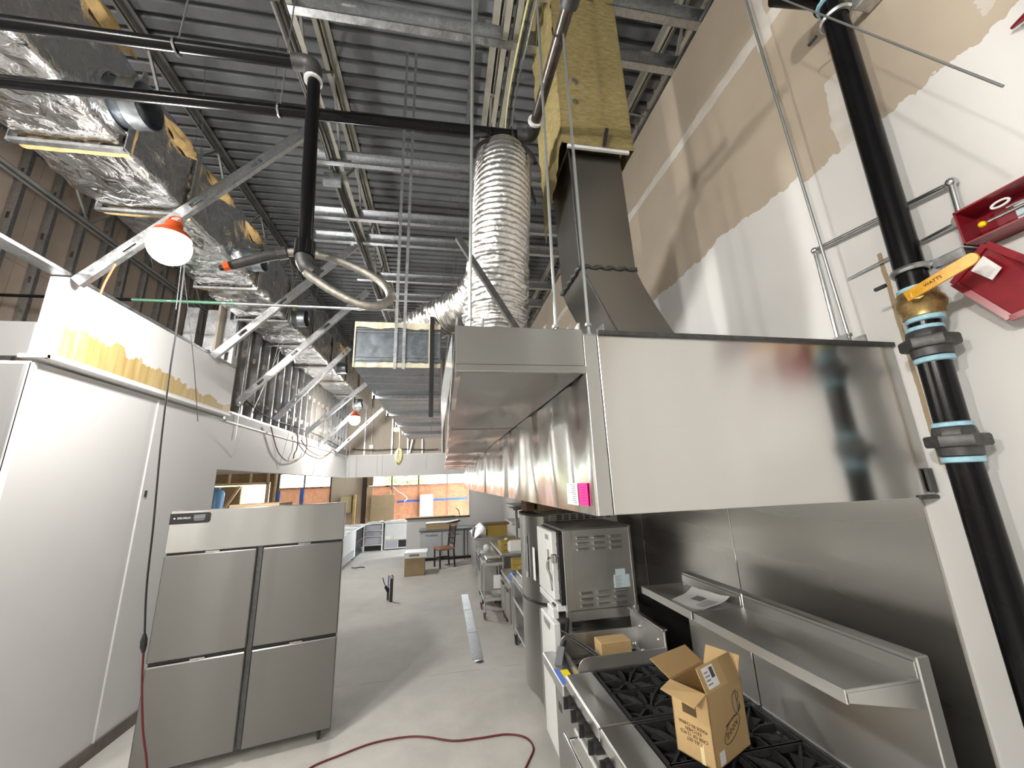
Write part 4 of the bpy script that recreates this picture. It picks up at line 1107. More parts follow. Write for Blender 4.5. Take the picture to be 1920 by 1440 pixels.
for x in (.95,1.55):
    for y in (3.27,3.87): mb().lathe((x,y,0),[(.02,0),(.022,.02),(.016,.03),(.02,.12)],10).build('leg','pipe_fitting',ob)
ov = thing('countertop_oven','stainless steamer oven with louvred side on a short stand','oven',(1.28,3.6,.94))
mb().bbox(.985,1.585,3.30,3.92,1.075,1.69,.006).build('body','stainless_soft',ov)
mb().bbox(.983,1.06,3.294,3.30,1.08,1.688,.002).build('side_trim','stainless_soft',ov)
mb().bbox(1.57,1.592,3.29,3.30,1.08,1.70,.002).build('side_trim','stainless_dark',ov)
mb().bbox(.98,1.60,3.29,3.93,1.69,1.70,.003).build('top_panel','stainless_dark',ov)
def louvre(x,z,w=.10,y=3.298,h=.012):
    m=mb(); n=7; vs=[]
    for k in range(n+1):
        a=PI*k/n; vs.append((math.sin(a)*.020,h*math.cos(a)))
    P_=[]
    for s_ in (0,1):
        for (dy,dz) in vs: P_.append((x+(w if s_ else 0),y-dy,z+dz*.6))
    return m.add(P_,[(k,k+1,n+2+k,n+1+k) for k in range(n)]+[tuple(range(n+1)),tuple(range(n+1,2*n+2))])
for (zs) in ((1.62,1.575,1.53),(1.20,1.155,1.11)):
    for z in zs:
        for x in (1.105,1.25,1.40): louvre(x,z,.10,3.298,.017).build('louvre','chrome_soft',ov)
dr = mb().bbox(.90,.955,3.36,3.86,1.15,1.675,.008).build('door','white_metal',ov)
mb().bbox(.955,.985,3.335,3.90,1.10,1.68,.004).build('door_gasket','black_plastic',ov)
mb().box(.898,.90,3.44,3.55,1.60,1.64).box(.898,.90,3.44,3.50,1.36,1.52).build('door_label','ink_grey',dr)
mb().tube(spline([(.90,3.38,1.47),(.87,3.37,1.46),(.86,3.37,1.40),(.885,3.37,1.32),(.897,3.38,1.22)],5),.010,8).bbox(.895,.935,3.345,3.375,1.43,1.50,.006).build('door_handle','chrome',dr)
mb().bbox(.945,.985,3.305,3.335,1.12,1.66,.004).build('control_strip','black_plastic',ov)
m=mb()
for k in range(5): m.cyl((.945,3.318,1.58-.09*k),(.93,3.318,1.58-.09*k),.010,10)
m.build('control_knob','chrome',ov)
mb().bbox(.915,.985,3.32,3.92,1.075,1.125,.004).build('drip_tray','white_metal',ov)
mb().bbox(.875,.925,3.33,3.50,1.02,1.10,.006).build('water_box','white_metal',ov)
m=mb(); m.sphere((.90,3.36,1.118),.012,8,6); m.sphere((.90,3.40,1.118),.012,8,6); m.build('water_valve','pipe_fitting',ov)
la = mb().box(1.425,1.505,3.291,3.297,1.315,1.36).box(1.405,1.54,3.291,3.297,1.22,1.315).build('rating_label','paper_blue',ov)
m=mb()
for k in range(9): m.box(1.412,1.412+.06-.01*(k%3),3.2895,3.291,1.305-k*.0095,1.308-k*.0095)
m.build('label_print','ink_grey',la)['kind']='stuff'
for y in (3.30,3.88): mb().bbox(.99,1.58,y,y+.025,1.0,1.072,.004).build('stand_rail','stainless_soft',ov)
for x in (.975,1.555):
    for y in (3.285,3.875): mb().bbox(x,x+.04,y,y+.04,.94,1.08,.003).build('stand_leg','stainless_soft',ov)
# ================================================================== TALL BOW FRONTED CABINET
tc = thing('bow_front_cabinet','tall stainless cabinet with two bowed doors behind the countertop oven','cabinet',(1.3,4.4,0))
Y0,Y1=3.98,4.78
mb().bbox(1.0,1.80,Y0,Y1,.14,1.755,.006).build('body','stainless_dark',tc)
def bow(z0,z1,name,mat,dx=0):
    n=18; P_=[]
    for k in range(n+1):
        t=k/n; P_.append((1.0-.155*math.sin(PI*t)**.7-dx, Y0+(Y1-Y0)*t))
    m=mb(); vs=[(x,y,z0) for x,y in P_]+[(x,y,z1) for x,y in P_]
    m.add(vs,[(k,k+1,n+2+k,n+1+k) for k in range(n)]+[tuple(range(n+1)),tuple(range(n+1,2*n+2))]+[(0,n,2*n+1,n+1)])
    return m.build(name,mat,tc)
d1=bow(.955,1.745,'door','stainless_dark'); d2=bow(.14,.925,'door','stainless_dark')
bow(.925,.955,'door_gap','black_plastic',-.02)
bow(1.745,1.765,'top_cap','black_plastic',.006)
mb().bar((.86,4.2,1.55),(.855,4.2,1.15),.02,.02).build('door_handle','chrome',d1)
mb().box(.90,.905,4.02,4.10,1.15,1.45).build('hanging_sheet','paper',d1)
mb().bbox(1.06,1.79,Y0-.004,Y0-.001,1.66,1.762,.001).build('vent_panel','stainless_soft',tc)
for i in range(8):
    for z in (1.748,1.730,1.712): louvre(1.14+i*.075,z,.05,Y0-.003,.008).build('louvre','black_plastic',tc)
for x in (1.06,1.74):
    for y in (Y0+.08,Y1-.08): caster(tc,x,y,.05,.14)
tag(mb().bbox(1.06,1.45,4.35,4.7,1.77,1.93,.004).build('carton','cardboard_far'),'brown carton on top of the bow fronted cabinet','box')
tag(mb().bbox(.93,1.03,4.45,4.75,1.77,1.95,.004).build('carton','carton_dark'),'narrow dark carton on top of the bow fronted cabinet','box')
for i in range(6):
    x=1.49+.05*i
    tag(mb().lathe((x,4.28,1.757),[(.018,0),(.02,.01),(.02,.10),(.008,.13),(.008,.16)],10).build('bottle','black_plastic'),('leftmost','second','third','fourth','fifth','rightmost')[i]+' dark bottle in the row on the bow fronted cabinet','bottle','bottles on the cabinet')
# ================================================================== OPEN CARTON ON THE RANGE
def local_frame(o,ang):
    c,s_=math.cos(ang),math.sin(ang); o=V(o)
    return lambda u,v,z: (o.x+c*u-s_*v, o.y+s_*u+c*v, o.z+z)
bx = thing('open_carton','open brown shipping carton standing on the black range grates','box',(1.09,1.715,.946))
ang=math.atan2(.41,.91); Lf_=local_frame((1.085,1.705,.946),ang)
U,Wd,Hh,T=.275,.175,.262,.004
def panel(a,b_,c,d,n): return mb().slab([Lf_(*a),Lf_(*b_),Lf_(*c),Lf_(*d)],V(Lf_(*n))-V(Lf_(0,0,0)))
front=panel((0,0,0),(U,0,0),(U,0,Hh),(0,0,Hh),(0,T,0)).build('side_panel','cardboard',bx)
left=panel((0,0,0),(0,Wd,0),(0,Wd,Hh),(0,0,Hh),(T,0,0)).build('side_panel','cardboard',bx)
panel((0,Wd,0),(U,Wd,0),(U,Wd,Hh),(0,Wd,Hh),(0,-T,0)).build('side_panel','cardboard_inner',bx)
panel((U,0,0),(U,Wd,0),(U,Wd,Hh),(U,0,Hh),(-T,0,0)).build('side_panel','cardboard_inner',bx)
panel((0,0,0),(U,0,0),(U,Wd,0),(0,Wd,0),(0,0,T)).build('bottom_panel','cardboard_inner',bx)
ff=panel((.003,0,Hh),(U-.003,0,Hh),(U-.003,.035,Hh+.085),(.003,.035,Hh+.085),(0,T,0)).build('flap','cardboard',bx)
panel((0,.004,Hh),(0,Wd-.004,Hh),(-.082,Wd-.01,Hh-.012),(-.078,.012,Hh-.028),(0,0,T)).build('flap','cardboard',bx)
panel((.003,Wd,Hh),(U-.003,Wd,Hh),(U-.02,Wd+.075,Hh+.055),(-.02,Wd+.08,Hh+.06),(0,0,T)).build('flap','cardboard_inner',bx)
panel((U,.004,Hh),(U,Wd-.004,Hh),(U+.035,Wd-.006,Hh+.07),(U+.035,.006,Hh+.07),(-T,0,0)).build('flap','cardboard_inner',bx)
def mark(parent,name,mat,quads):
    m=mb()
    for q in quads: m.slab([Lf_(*p) for p in q],V(Lf_(0,-.0006,0))-V(Lf_(0,0,0)))
    return m.build(name,mat,parent)
fl=lambda u,t:(u,.035*t-.0006,Hh+.085*t)      # point on the raised front flap
lb=mark(ff,'shipping_label','paper',[(fl(.03,.12),fl(.115,.12),fl(.115,.92),fl(.03,.92))])
fl2=lambda u,t:(u,.035*t-.0016,Hh+.085*t)
for k,u in enumerate((.080,.0835,.088,.091,.0955,.099,.1025)):
    mark(ff,'bar_stripe','ink',[(fl2(u,.45),fl2(u+.002+.001*(k%2),.45),fl2(u+.002+.001*(k%2),.85),fl2(u,.85))])
for k in range(4): mark(ff,'label_line','ink_grey',[(fl2(.036,.25+.15*k),fl2(.072-.006*(k%2),.25+.15*k),fl2(.072-.006*(k%2),.30+.15*k),fl2(.036,.30+.15*k))])
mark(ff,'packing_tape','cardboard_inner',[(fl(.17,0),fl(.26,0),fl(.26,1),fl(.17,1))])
c,s_=math.cos(ang),math.sin(ang); XA=V((c,s_,0)); ZA=V((0,0,1))
def onfront(u,z,o=.0012): return V(Lf_(u,-o,z))
# oval maker's mark, upside down as in the photo
m=mb().tube([onfront(.150+.068*math.cos(a),.098+.032*math.sin(a)+.022*math.cos(a)) for a in [2*PI*k/40 for k in range(41)]],.0013,5)
mk=m.build('oval_mark','ink_brown',front)
text('oval_lettering','AXNNE',.030,frame(onfront(.150,.099,.0006),-(XA*.95+ZA*.29),-ZA+XA*.2),'ink_brown',front,.0004)
# handwritten letter
m=mb().tube([onfront(.205+.026*math.cos(a),.180+.040*math.sin(a)) for a in [PI*.42+1.62*PI*k/24*.9 for k in range(25)]],.0013,5)
m.build('marker_stroke','ink',front)
mb().tube([onfront(.212,.222),onfront(.216,.142)],.0013,5).build('marker_stroke','ink',front)
mb().tube([onfront(.212,.222),onfront(.232,.212),onfront(.228,.190),onfront(.216,.184),onfront(.234,.172),onfront(.232,.15),onfront(.214,.142),onfront(.18,.133)],.0013,5).build('marker_stroke','ink',front)
mb().bar(onfront(.105,.118,.0004),onfront(.185,.138,.0004),.001,.006).build('marker_smear','ink_brown',front)
mb().slab([Lf_(.035,0,.006),Lf_(.072,0,.006),Lf_(.072,0,.052),Lf_(.035,0,.052)],V(Lf_(0,-.0008,0))-V(Lf_(0,0,0))).build('small_label','paper',front)
nx=V(Lf_(-.0008,0,0))-V(Lf_(0,0,0))
lines=('FULL SET','CASE OF 12 PCS','KITCHEN','MADE IN CHINA')
for k,t_ in enumerate(lines):
    text('carton_lettering',t_,.0175,frame(V(Lf_(-.0012,.085,.068+.018*k)),V(Lf_(0,1,0))-V(Lf_(0,0,0)),-ZA),'ink_brown',left,.0004)
mb().slab([Lf_(0,.06,.16),Lf_(0,.125,.16),Lf_(0,.125,.215),Lf_(0,.06,.215)],nx).build('print_block','ink_brown',left)
mb().slab([Lf_(0,.045,.0),Lf_(0,.062,.0),Lf_(0,.062,.07),Lf_(0,.045,.07)],nx).build('tape_strip','pale_yellow',left)
# ---- paper on the high shelf
sp_=thing('instruction_sheet','curled printed instruction sheet lying on the far high shelf','paper',(1.45,2.12,1.403))
q=[V((1.33,2.02,1.404)),V((1.30,2.26,1.404)),V((1.53,2.40,1.404)),V((1.575,2.12,1.404))]
def fn(u,v):
    p=q[0].lerp(q[3],u).lerp(q[1].lerp(q[2],u),v); return (p.x,p.y,p.z+.004+.030*max(0,u-.6)**2*4+.012*max(0,.4-v)**2*6+.004*noise.noise(V((u*3,v*3,1))))
mb().grid(fn,14,14).build('sheet','paper',sp_)
def fnp(u,v):
    p=fn(.42+.30*u,.42+.28*v); return (p[0],p[1],p[2]+.0012)
mb().grid(fnp,6,6).build('printed_picture','ink_grey',sp_)
m=mb()
for k in range(6):
    def fl3(u,v,k=k):
        p=fn(.20+.5*u,.12+.045*k+.015*v); return (p[0],p[1],p[2]+.0012)
    m.grid(fl3,8,1)
m.build('print','ink_grey',sp_)
# ================================================================== MID COOK LINE
# wheeled work stand
ws = thing('wheeled_stand','open stainless wheeled stand beyond the bow fronted cabinet','stand',(1.3,5.3,0))
m=mb().bbox(.95,1.75,4.84,5.75,.83,.86,.004); m.build('top','stainless_soft',ws)
mb().bbox(.945,.955,4.84,5.75,.78,.86,.003).build('top_rail','stainless',ws)
mb().bbox(.97,1.73,4.86,5.73,.55,.565,.003).bbox(.955,.972,4.86,5.73,.53,.57,.003).build('shelf','stainless_soft',ws)
mb().bbox(.97,1.73,4.86,5.73,.18,.20,.003).build('shelf','stainless_soft',ws)
for x in (.96,1.71):
    for y in (4.86,5.70):
        mb().bbox(x,x+.03,y,y+.03,.12,.83,.003).build('leg','stainless_soft',ws); caster(ws,x+.015,y+.015,.055,.12)
tray = tag(mb().bbox(1.0,1.12,4.95,5.65,.862,.92,.006).build('steel_rail','stainless'),'long stainless rail lying on the wheeled stand','rail')
tag(mb().bbox(1.15,1.6,4.95,5.55,.862,.885,.01).build('sheet_pan','stainless'),'shallow steel pan on the wheeled stand','pan')
def blob(name,label,c,r,mat,cat,sz=.5,seed=1):
    m=mb(); m.sphere(c,r,18,12,sz=sz); m.v=[tuple(V(c)+(V(v)-V(c))*(1+.35*noise.noise(V(v)*9+V((seed,0,0))))) for v in m.v]
    return tag(m.build(name,mat),label,cat)
blob('plastic_bag','crumpled clear plastic bag on the wheeled stand',(1.32,5.35,.985),.13,'plastic_film','bag',.75,3)
blob('blue_glove','bright blue plastic wrap beside the steel rail',(1.0,5.9,.80),.065,'blue_film','wrap',1.0,5)
# low refrigerated cabinet with drawers
lc_ = thing('low_cabinet','low stainless equipment cabinet with dark drawers beyond the wheeled stand','cabinet',(1.3,6.15,0))
mb().bbox(.95,1.75,5.80,6.70,.15,.70,.005).build('body','stainless_soft',lc_)
mb().bbox(.93,1.77,5.79,6.71,.70,.735,.004).build('top','stainless_soft',lc_)
for k in range(2): 
    d=mb().bbox(.925,.95,5.84+.43*k,6.24+.43*k,.20,.66,.005).build('drawer','stainless_dark',lc_); mb().bbox(.91,.93,5.95+.43*k,6.13+.43*k,.58,.61,.004).build('handle','black_plastic',d)
for x in (1.0,1.7):
    for y in (5.87,6.63): caster(lc_,x,y,.05,.15)
mr = thing('mixer_stand','tall stainless post stand rising behind the low cabinet','stand',(1.35,6.3,.735))
mb().bbox(1.20,1.5,6.05,6.5,.735,.76,.004).build('base','stainless_dark',mr); mb().bbox(1.30,1.38,6.24,6.32,.76,1.55,.004).build('post','stainless_soft',mr)
mb().bbox(1.1,1.55,6.0,6.5,1.42,1.44,.004).build('upper_shelf','stainless_dark',mr); mb().bbox(1.05,1.55,6.0,6.5,1.68,1.705,.004).build('upper_shelf','stainless_dark',mr)
mb().bbox(1.08,1.12,6.02,6.08,1.44,1.72,.004).build('post','stainless_soft',mr)
def cartons(px,py,Y,w,h,d,label,mat='carton_yellow',letters=None):
    p=at(px,py,Y=Y); o=thing('carton',label,'box',(p.x+w/2,Y+d/2,p.z),'flat yellow cartons along the line')
    b_=mb().bbox(p.x,p.x+w,Y,Y+d,p.z,p.z+h,.004).build('box_body',mat,o)
    mb().box(p.x+.04,p.x+w*.6,Y-.001,Y,p.z+h*.42,p.z+h*.6).build('print_band','ink_brown',b_)
    if letters: text('carton_lettering',letters,h*.75,frame((p.x+w*.5,Y-.0015,p.z+h*.48),(1,0,0),(0,0,1)),'pale_yellow',b_,.0005)
    return p
# prep table with cartons
pt = thing('prep_table','stainless prep table holding yellow cartons along the right wall','table',(1.4,8.0,0))
mb().bbox(1.02,1.85,7.2,8.9,.83,.87,.004).build('top','stainless_soft',pt); mb().bbox(1.06,1.82,7.25,8.85,.28,.30,.003).build('undershelf','stainless_dark',pt)
for x in (1.06,1.79):
    for y in (7.26,8.82): mb().cyl((x,y,0),(x,y,.83),.02,10).build('leg','stainless_soft',pt)
rk = thing('over_shelf','stainless over-shelf standing on the prep table','shelf',(1.5,8.0,.87))
mb().bbox(1.35,1.85,7.3,8.8,1.30,1.32,.003).build('shelf_board','stainless_soft',rk); mb().bbox(1.35,1.85,7.3,8.8,1.62,1.64,.003).build('shelf_board','stainless_dark',rk)
for y in (7.34,8.76): mb().bbox(1.58,1.62,y,y+.04,.87,1.64,.003).build('upright','stainless_dark',rk)
for i,(z,lab) in enumerate(((.872,'lower yellow carton of the pair on the prep table'),(.962,'upper yellow carton of the pair on the prep table'))):
    o=thing('carton',lab,'box',(1.27,7.5,z),'flat yellow cartons along the line')
    b_=mb().bbox(1.04,1.50,7.35,7.75,z,z+.088,.004).build('box_body','carton_yellow',o); mb().box(1.09,1.30,7.349,7.35,z+.03,z+.045).build('print_band','ink_brown',b_); mb().box(1.38,1.40,7.349,7.35,z+.03,z+.05).build('print_band','ink_brown',b_)
blob('small_parcel','small cream parcel on the upper yellow carton',(1.17,7.5,1.075),.045,'pale_yellow','parcel',.6,9)
for i,(z,lab,txt) in enumerate(((.737,'yellow carton lettered on its side on the low cabinet','COR'),(.817,'plain yellow carton stacked on the lettered one',None))):
    o=thing('carton',lab,'box',(1.27,6.6,z),'flat yellow cartons along the line')
    b_=mb().bbox(1.10,1.50,6.52,6.70,z,z+.078,.004).build('box_body','carton_yellow',o)
    if txt: text('carton_lettering',' '.join(txt),.055,frame((1.27,6.519,z+.038),(1,0,0),(0,0,1)),'pale_yellow',b_,.0005)
    else: mb().box(1.33,1.37,6.519,6.52,z+.03,z+.045).build('print_band','ink_brown',b_)
# two tier utility cart
ct = thing('utility_cart','two tier stainless utility cart with red-brown casters','cart',(.95,7.1,0))
for z in (.78,.26): mb().bbox(.66,1.0,6.78,7.35,z,z+.015,.004).bbox(.655,.665,6.775,7.355,z,z+.05,.003).bbox(.655,1.0,6.775,6.785,z,z+.05,.003).build('tray','stainless_soft',ct)
for x in (.67,.985):
    for y in (6.79,7.34): mb().cyl((x,y,.1),(x,y,.83),.012,10).build('upright','stainless_soft',ct); caster(ct,x,y,.045,.10,'caster_red')
tag(mb().bbox(.72,.98,6.85,7.25,.797,.87,.01).build('steel_pan','stainless'),'deep steel pan on the top tray of the utility cart','pan')
tag(mb().bbox(.83,.95,6.86,6.87,.42,.62,.002).build('paper_tag','paper'),'white tag hanging inside the utility cart','tag').parent=None
# oven rack row beyond
fo2 = thing('floor_fryer','stainless floor fryer with open drip edge beyond the utility cart','fryer',(.95,7.9,0))
mb().bbox(.70,.98,7.55,8.3,.12,.85,.005).build('body','stainless_soft',fo2); mb().bbox(.66,.70,7.58,8.27,.55,.83,.004).build('front_door','stainless_dark',fo2)
for k in range(4): mb().box(.655,.66,7.65,8.2,.60+.055*k,.615+.055*k).build('vent_slot','black_plastic',fo2)
mb().bar((.69,7.7,.86),(.66,7.7,.99),.02,.02).build('basket_handle','conduit',fo2); mb().bar((.72,8.1,.86),(.67,8.1,.98),.02,.02).build('basket_handle','conduit',fo2)
for x in (.73,.95):
    for y in (7.62,8.22): caster(fo2,x,y,.05,.12)
tag(mb().sphere((.82,7.72,.915),.065,14,10).build('white_jar','white_plastic'),'round white jar on the floor fryer','jar')
fq = thing('sandwich_unit','far stainless counter unit carrying cartons near the chair','cabinet',(1.2,9.6,0))
mb().bbox(.72,1.6,9.1,10.6,.15,.88,.006).build('body','stainless_soft',fq); mb().bbox(.69,1.62,9.08,10.62,.88,.92,.004).build('top','stainless_soft',fq)
mb().slab([(.72,9.1,.92),(.72,10.6,.92),(.95,10.6,1.10),(.95,9.1,1.10)],(.02,0,0)).build('hood_lid','stainless_soft',fq)
mb().bar((.66,9.1,.95),(.70,9.12,1.15),.05,.05).build('hinge_arm','conduit',fq)
for x in (.8,1.5):
    for y in (9.2,10.5): caster(fq,x,y,.06,.15)
o=thing('carton','yellow carton on the far counter unit','box',(1.25,9.3,1.10),'flat yellow cartons along the line'); mb().bbox(1.0,1.45,9.15,9.5,.921,1.16,.004).build('box_body','carton_yellow',o)
o=thing('carton','dark brown flat carton on the far yellow carton','box',(1.2,9.3,1.161)); mb().bbox(.92,1.5,9.15,9.5,1.161,1.20,.004).build('box_body','carton_dark',o)
blob('black_cable','black cable coil on the prep table',(1.52,7.9,.94),.09,'black_plastic','cable',.5,2)
tag(mb().bbox(1.15,1.50,7.22,7.34,.872,1.08,.04).build('white_tub','white_plastic'),'pale plastic tub behind the lettered carton','tub')
# ================================================================== FLOOR THINGS
fs_=thing('floor_plate','narrow galvanized plate strip lying along the floor','floor plate',(.43,6.9,0))
for a,b_ in ((5.42,6.30),(6.31,7.35),(7.36,8.32)): mb().bbox(.368,.505,a,b_,.001,.006,.001).build('plate','galvanized',fs_)
fcv=tag(mb().lathe((.45,5.34,.0),[(.055,0),(.055,.008),(.03,.014),(.001,.015)],18).build('floor_cleanout','chrome'),'round shiny floor cleanout cap at the near end of the plate','cap')
st_=thing('pipe_stub','upright grey conduit stub rising from the floor','pipe stub',(-.945,8.3,0))
mb().cyl((-.945,8.3,0),(-.94,8.3,.43),.030,14).build('stub','brown_pipe',st_); mb().lathe((-.94,8.3,.40),[(.034,0),(.034,.03),(.02,.05),(.012,.07)],12).build('bushing','conduit',st_)
st2=thing('wire_stub','short black conduit stub with blue and red wires','pipe stub',(-1.03,8.45,0))
mb().cyl((-1.02,8.45,0),(-1.02,8.45,.2),.022,10).build('stub','pipe_fitting',st2); mb().tube([(-1.02,8.45,.14),(-1.07,8.43,.24)],.028,8).build('tape_wrap','black_plastic',st2)
mb().tube([(-1.05,8.44,.2),(-1.10,8.42,.32),(-1.12,8.41,.40)],.009,6).build('red_wire','red_cord',st2); mb().tube([(-1.02,8.45,.2),(-1.02,8.45,.33),(-1.015,8.45,.43)],.011,6).build('blue_wire','blue_film',st2)
bx2=thing('floor_carton','brown carton with a white top box standing on the floor','box',(-.6,10.5,0))
mb().bbox(-.89,-.42,10.3,10.75,0,.40,.006).build('carton_body','cardboard_far',bx2)
wb=thing('white_box','flat white printed box lying on the brown floor carton','box',(-.62,10.5,.401))
mb().bbox(-.90,-.36,10.27,10.78,.401,.53,.006).build('box_body','white_plastic',wb); mb().box(-.78,-.55,10.268,10.27,.44,.49).build('print','ink_grey',wb)
# ================================================================== FAR END FURNITURE
bc=thing('base_cabinet','grey laminate base cabinets with counter behind the chair','cabinet',(.2,12.4,0))
mb().bbox(-.62,1.6,12.05,12.65,.08,.80,.004).build('body','grey_laminate',bc); mb().bbox(-.66,1.62,11.98,12.68,.80,.84,.006).build('counter','grey_plastic',bc)
for k in range(3):
    d=mb().bbox(-.60+.62*k,-.02+.62*k,12.02,12.05,.10,.78,.004).build('door','grey_laminate',bc); mb().cyl((-.48+.62*k,12.0,.70),(-.14+.62*k,12.0,.70),.010,8).build('handle','conduit',d)
mb().box(-.6,1.58,12.1,12.6,0,.08).build('toe_kick','black_plastic',bc)
for i,(z,x0,x1,lab,mat) in enumerate(((.842,-.46,.42,'lower brown flat carton on the grey counter','cardboard_far'),(.925,-.48,.45,'upper brown flat carton under white paper on the grey counter','cardboard_far'))):
    o=thing('carton',lab,'box',((x0+x1)/2,12.25,z),'flat brown cartons on the counter'); mb().bbox(x0,x1,12.0,12.5,z,z+.08,.004).build('box_body',mat,o)
tag(mb().grid(lambda u,v:(-.48+.95*u,11.98+.54*v,1.008+.05*u*u+.01*math.sin(7*u)),12,6).build('paper_sheet','paper'),'white paper sheet on top of the brown flat cartons','paper')
tag(mb().slab([(.10,11.97,.99),(.52,11.97,1.03),(.50,11.97,1.075),(.12,11.97,1.01)],(0,.02,0)).build('black_strip','black_plastic'),'black curled strip at the edge of the flat cartons','strip')
# chair
chz=thing('dining_chair','dark wood chair with lattice back and brown seat','chair',(.05,11.12,0),local=True,rz=math.radians(-68))
s45=.43
for (x,y) in ((-.19,-.19),(.19,-.19)): mb().bar((x,y,0),(x,y,s45),.035,.035).build('leg','dark_wood',chz)
for x in (-.19,.19): mb().bar((x,.22,0),(x,.19,s45),.035,.035).bar((x,.19,s45),(x,.25,1.02),.032,.032).build('back_leg','dark_wood',chz)
mb().bbox(-.22,.22,-.23,.21,s45,s45+.06,.02).build('seat','brown_seat',chz)
for z in (.56,.70,.84,.98): mb().bar((-.19,.19+.06*(z-.43)/.6,z),(.19,.19+.06*(z-.43)/.6,z),.022,.03).build('back_slat','dark_wood',chz)
for x in (-.09,0,.09): mb().bar((x,.20,.56),(x,.245,.98),.016,.02).build('back_slat','dark_wood',chz)
for a,b_ in (((-.19,-.19),(-.19,.21)),((.19,-.19),(.19,.21)),((-.19,-.19),(.19,-.19))): mb().bar((*a,.22),(*b_,.22),.02,.025).build('stretcher','dark_wood',chz)
tag(mb().box(.62,.64,11.9,11.92,0,.84).box(.70,.72,11.9,11.92,0,.84).build('table_legs','dark_wood'),'pair of dark table legs beside the chair','legs')
# undercounter refrigerator and bins
uf=thing('undercounter_fridge','white undercounter refrigerator with grille at the back','refrigerator',(-1.55,14.9,0))
mb().bbox(-1.95,-1.16,14.6,15.2,.03,.88,.006).build('cabinet','white_metal',uf); mb().bbox(-1.93,-1.18,14.56,14.6,.32,.84,.006).build('door','white_metal',uf)
mb().box(-1.90,-1.52,14.585,14.6,.08,.28).build('grille','bin_clear',uf); mb().box(-1.48,-1.2,14.585,14.6,.08,.30).build('vent_opening','black_plastic',uf)
mb().bbox(-1.98,-1.14,14.55,15.2,.88,.91,.004).build('top','white_plastic',uf); mb().box(-1.93,-1.75,14.555,14.56,.36,.46).build('energy_label','paper',uf); mb().box(-1.70,-1.62,14.555,14.56,.34,.44).build('energy_label','pale_yellow',uf)
bn=thing('bin_rack','white rack with three stacked clear bins','rack',(-2.3,14.9,0))
for x in (-2.62,-2.02): mb().box(x-.02,x+.02,14.55,15.2,0,.88).build('side_panel','white_plastic',bn)
for z in (.18,.46,.64,.86): mb().box(-2.6,-2.04,14.55,15.2,z,z+.025).build('shelf','white_plastic',bn)
for z0,z1 in ((.21,.44),(.49,.62),(.67,.83)): mb().bbox(-2.58,-2.06,14.58,15.1,z0,z1,.01).build('bin','bin_clear',bn)
mb().box(-2.6,-2.04,14.7,15.2,0,.16).build('plinth','black_plastic',bn)
lcn=thing('service_counter','long white service counter with papers along the left opening','counter',(-2.9,12.8,0))
mb().bbox(-3.3,-2.52,11.2,14.5,.86,.90,.004).build('worktop','white_plastic',lcn); mb().bbox(-3.28,-2.58,11.3,13.1,.10,.86,.004).build('cabinet','white_metal',lcn)
mb().box(-2.585,-2.575,11.5,12.9,.12,.32).build('grille','bin_clear',lcn); mb().box(-2.582,-2.572,11.35,11.5,.10,.32).build('vent_opening','black_plastic',lcn)
mb().box(-3.3,-2.66,13.15,14.45,0,.85).build('bay_shade_block','black_plastic',lcn); mb().box(-2.68,-2.6,13.15,14.45,.45,.47).build('bay_shelf','wood_dark',lcn)  # solid black block stands for the shade inside the bay
for i,(x,y,a,lab) in enumerate(((-2.75,11.9,.3,'loose white papers on the near end of the service counter'),(-2.8,13.1,-.4,'crumpled white papers on the middle of the service counter'),(-2.6,14.0,.8,'white papers on the far end of the service counter'),(-2.3,14.9,.2,'white papers lying on the bin rack'),(-1.55,14.85,.1,'white papers lying on the undercounter refrigerator'))):
    zz=.902 if i<3 else (.888 if i==3 else .912)
    def fn(u,v,x=x,y=y,a=a,zz=zz,i=i):
        p=u-.5; r=v-.5; return (x+.55*(p*math.cos(a)-r*math.sin(a)),y+.5*(p*math.sin(a)+r*math.cos(a)),zz+.006+.05*max(0,noise.noise(V((u*4,v*4,i*5)))))
    tag(mb().grid(fn,12,12).build('papers','paper'),lab,'papers','papers on the counters')
tag(mb().tube(spline([(-2.4,11.9,.012),(-2.3,11.7,.03),(-2.15,11.85,.012),(-2.05,11.75,.012)],6),.012,6).build('black_cable','black_plastic'),'short black cable on the floor by the service counter','cable')
tag(mb().bbox(-2.66,-1.80,15.82,15.84,0,1.78,.004).build('cardboard_sheet','cardboard_far'),'large brown cardboard sheet leaning on the papered window','cardboard')
tag(mb().bbox(-.86,-.36,15.80,15.83,0,1.75,.004).build('white_board','white_wall'),'upright white board against the papered window','board')
x_=thing('tape_cross','yellow tape cross on the papered window','tape',(-1.95,15.9,1.6))
mb().box(-1.98,-1.93,15.89,15.90,1.55,1.95).build('tape_strip','pale_yellow',x_); mb().box(-2.12,-1.80,15.885,15.89,1.78,1.82).build('tape_strip','pale_yellow',x_)
tag(mb().tube(spline([(-1.88,15.9,2.08),(-1.7,15.86,1.9),(-1.5,15.86,1.78),(-1.35,15.86,1.62),(-1.45,15.86,1.52)],6),.022,6).build('paper_streamer','paper'),'torn white tape streamer on the papered window','tape')
tag(mb().bbox(-1.1,.4,12.95,13.05,1.106,1.14,.004).build('wood_board','wood'),'pale wood board lying on the half wall cap','board')
tag(mb().tube(spline([(.55,13.15,1.105),(.53,13.15,1.2),(.48,13.15,1.30),(.42,13.15,1.33)],5),.012,6).build('black_stalk','black_plastic'),'thin black bent stalk on the half wall cap','cable')
tag(mb().bbox(-3.75,-3.35,15.86,15.98,1.2,1.78,.01).build('tan_bundle','pale_yellow'),'tan fan shaped bundle hanging on the storefront panel','bundle')
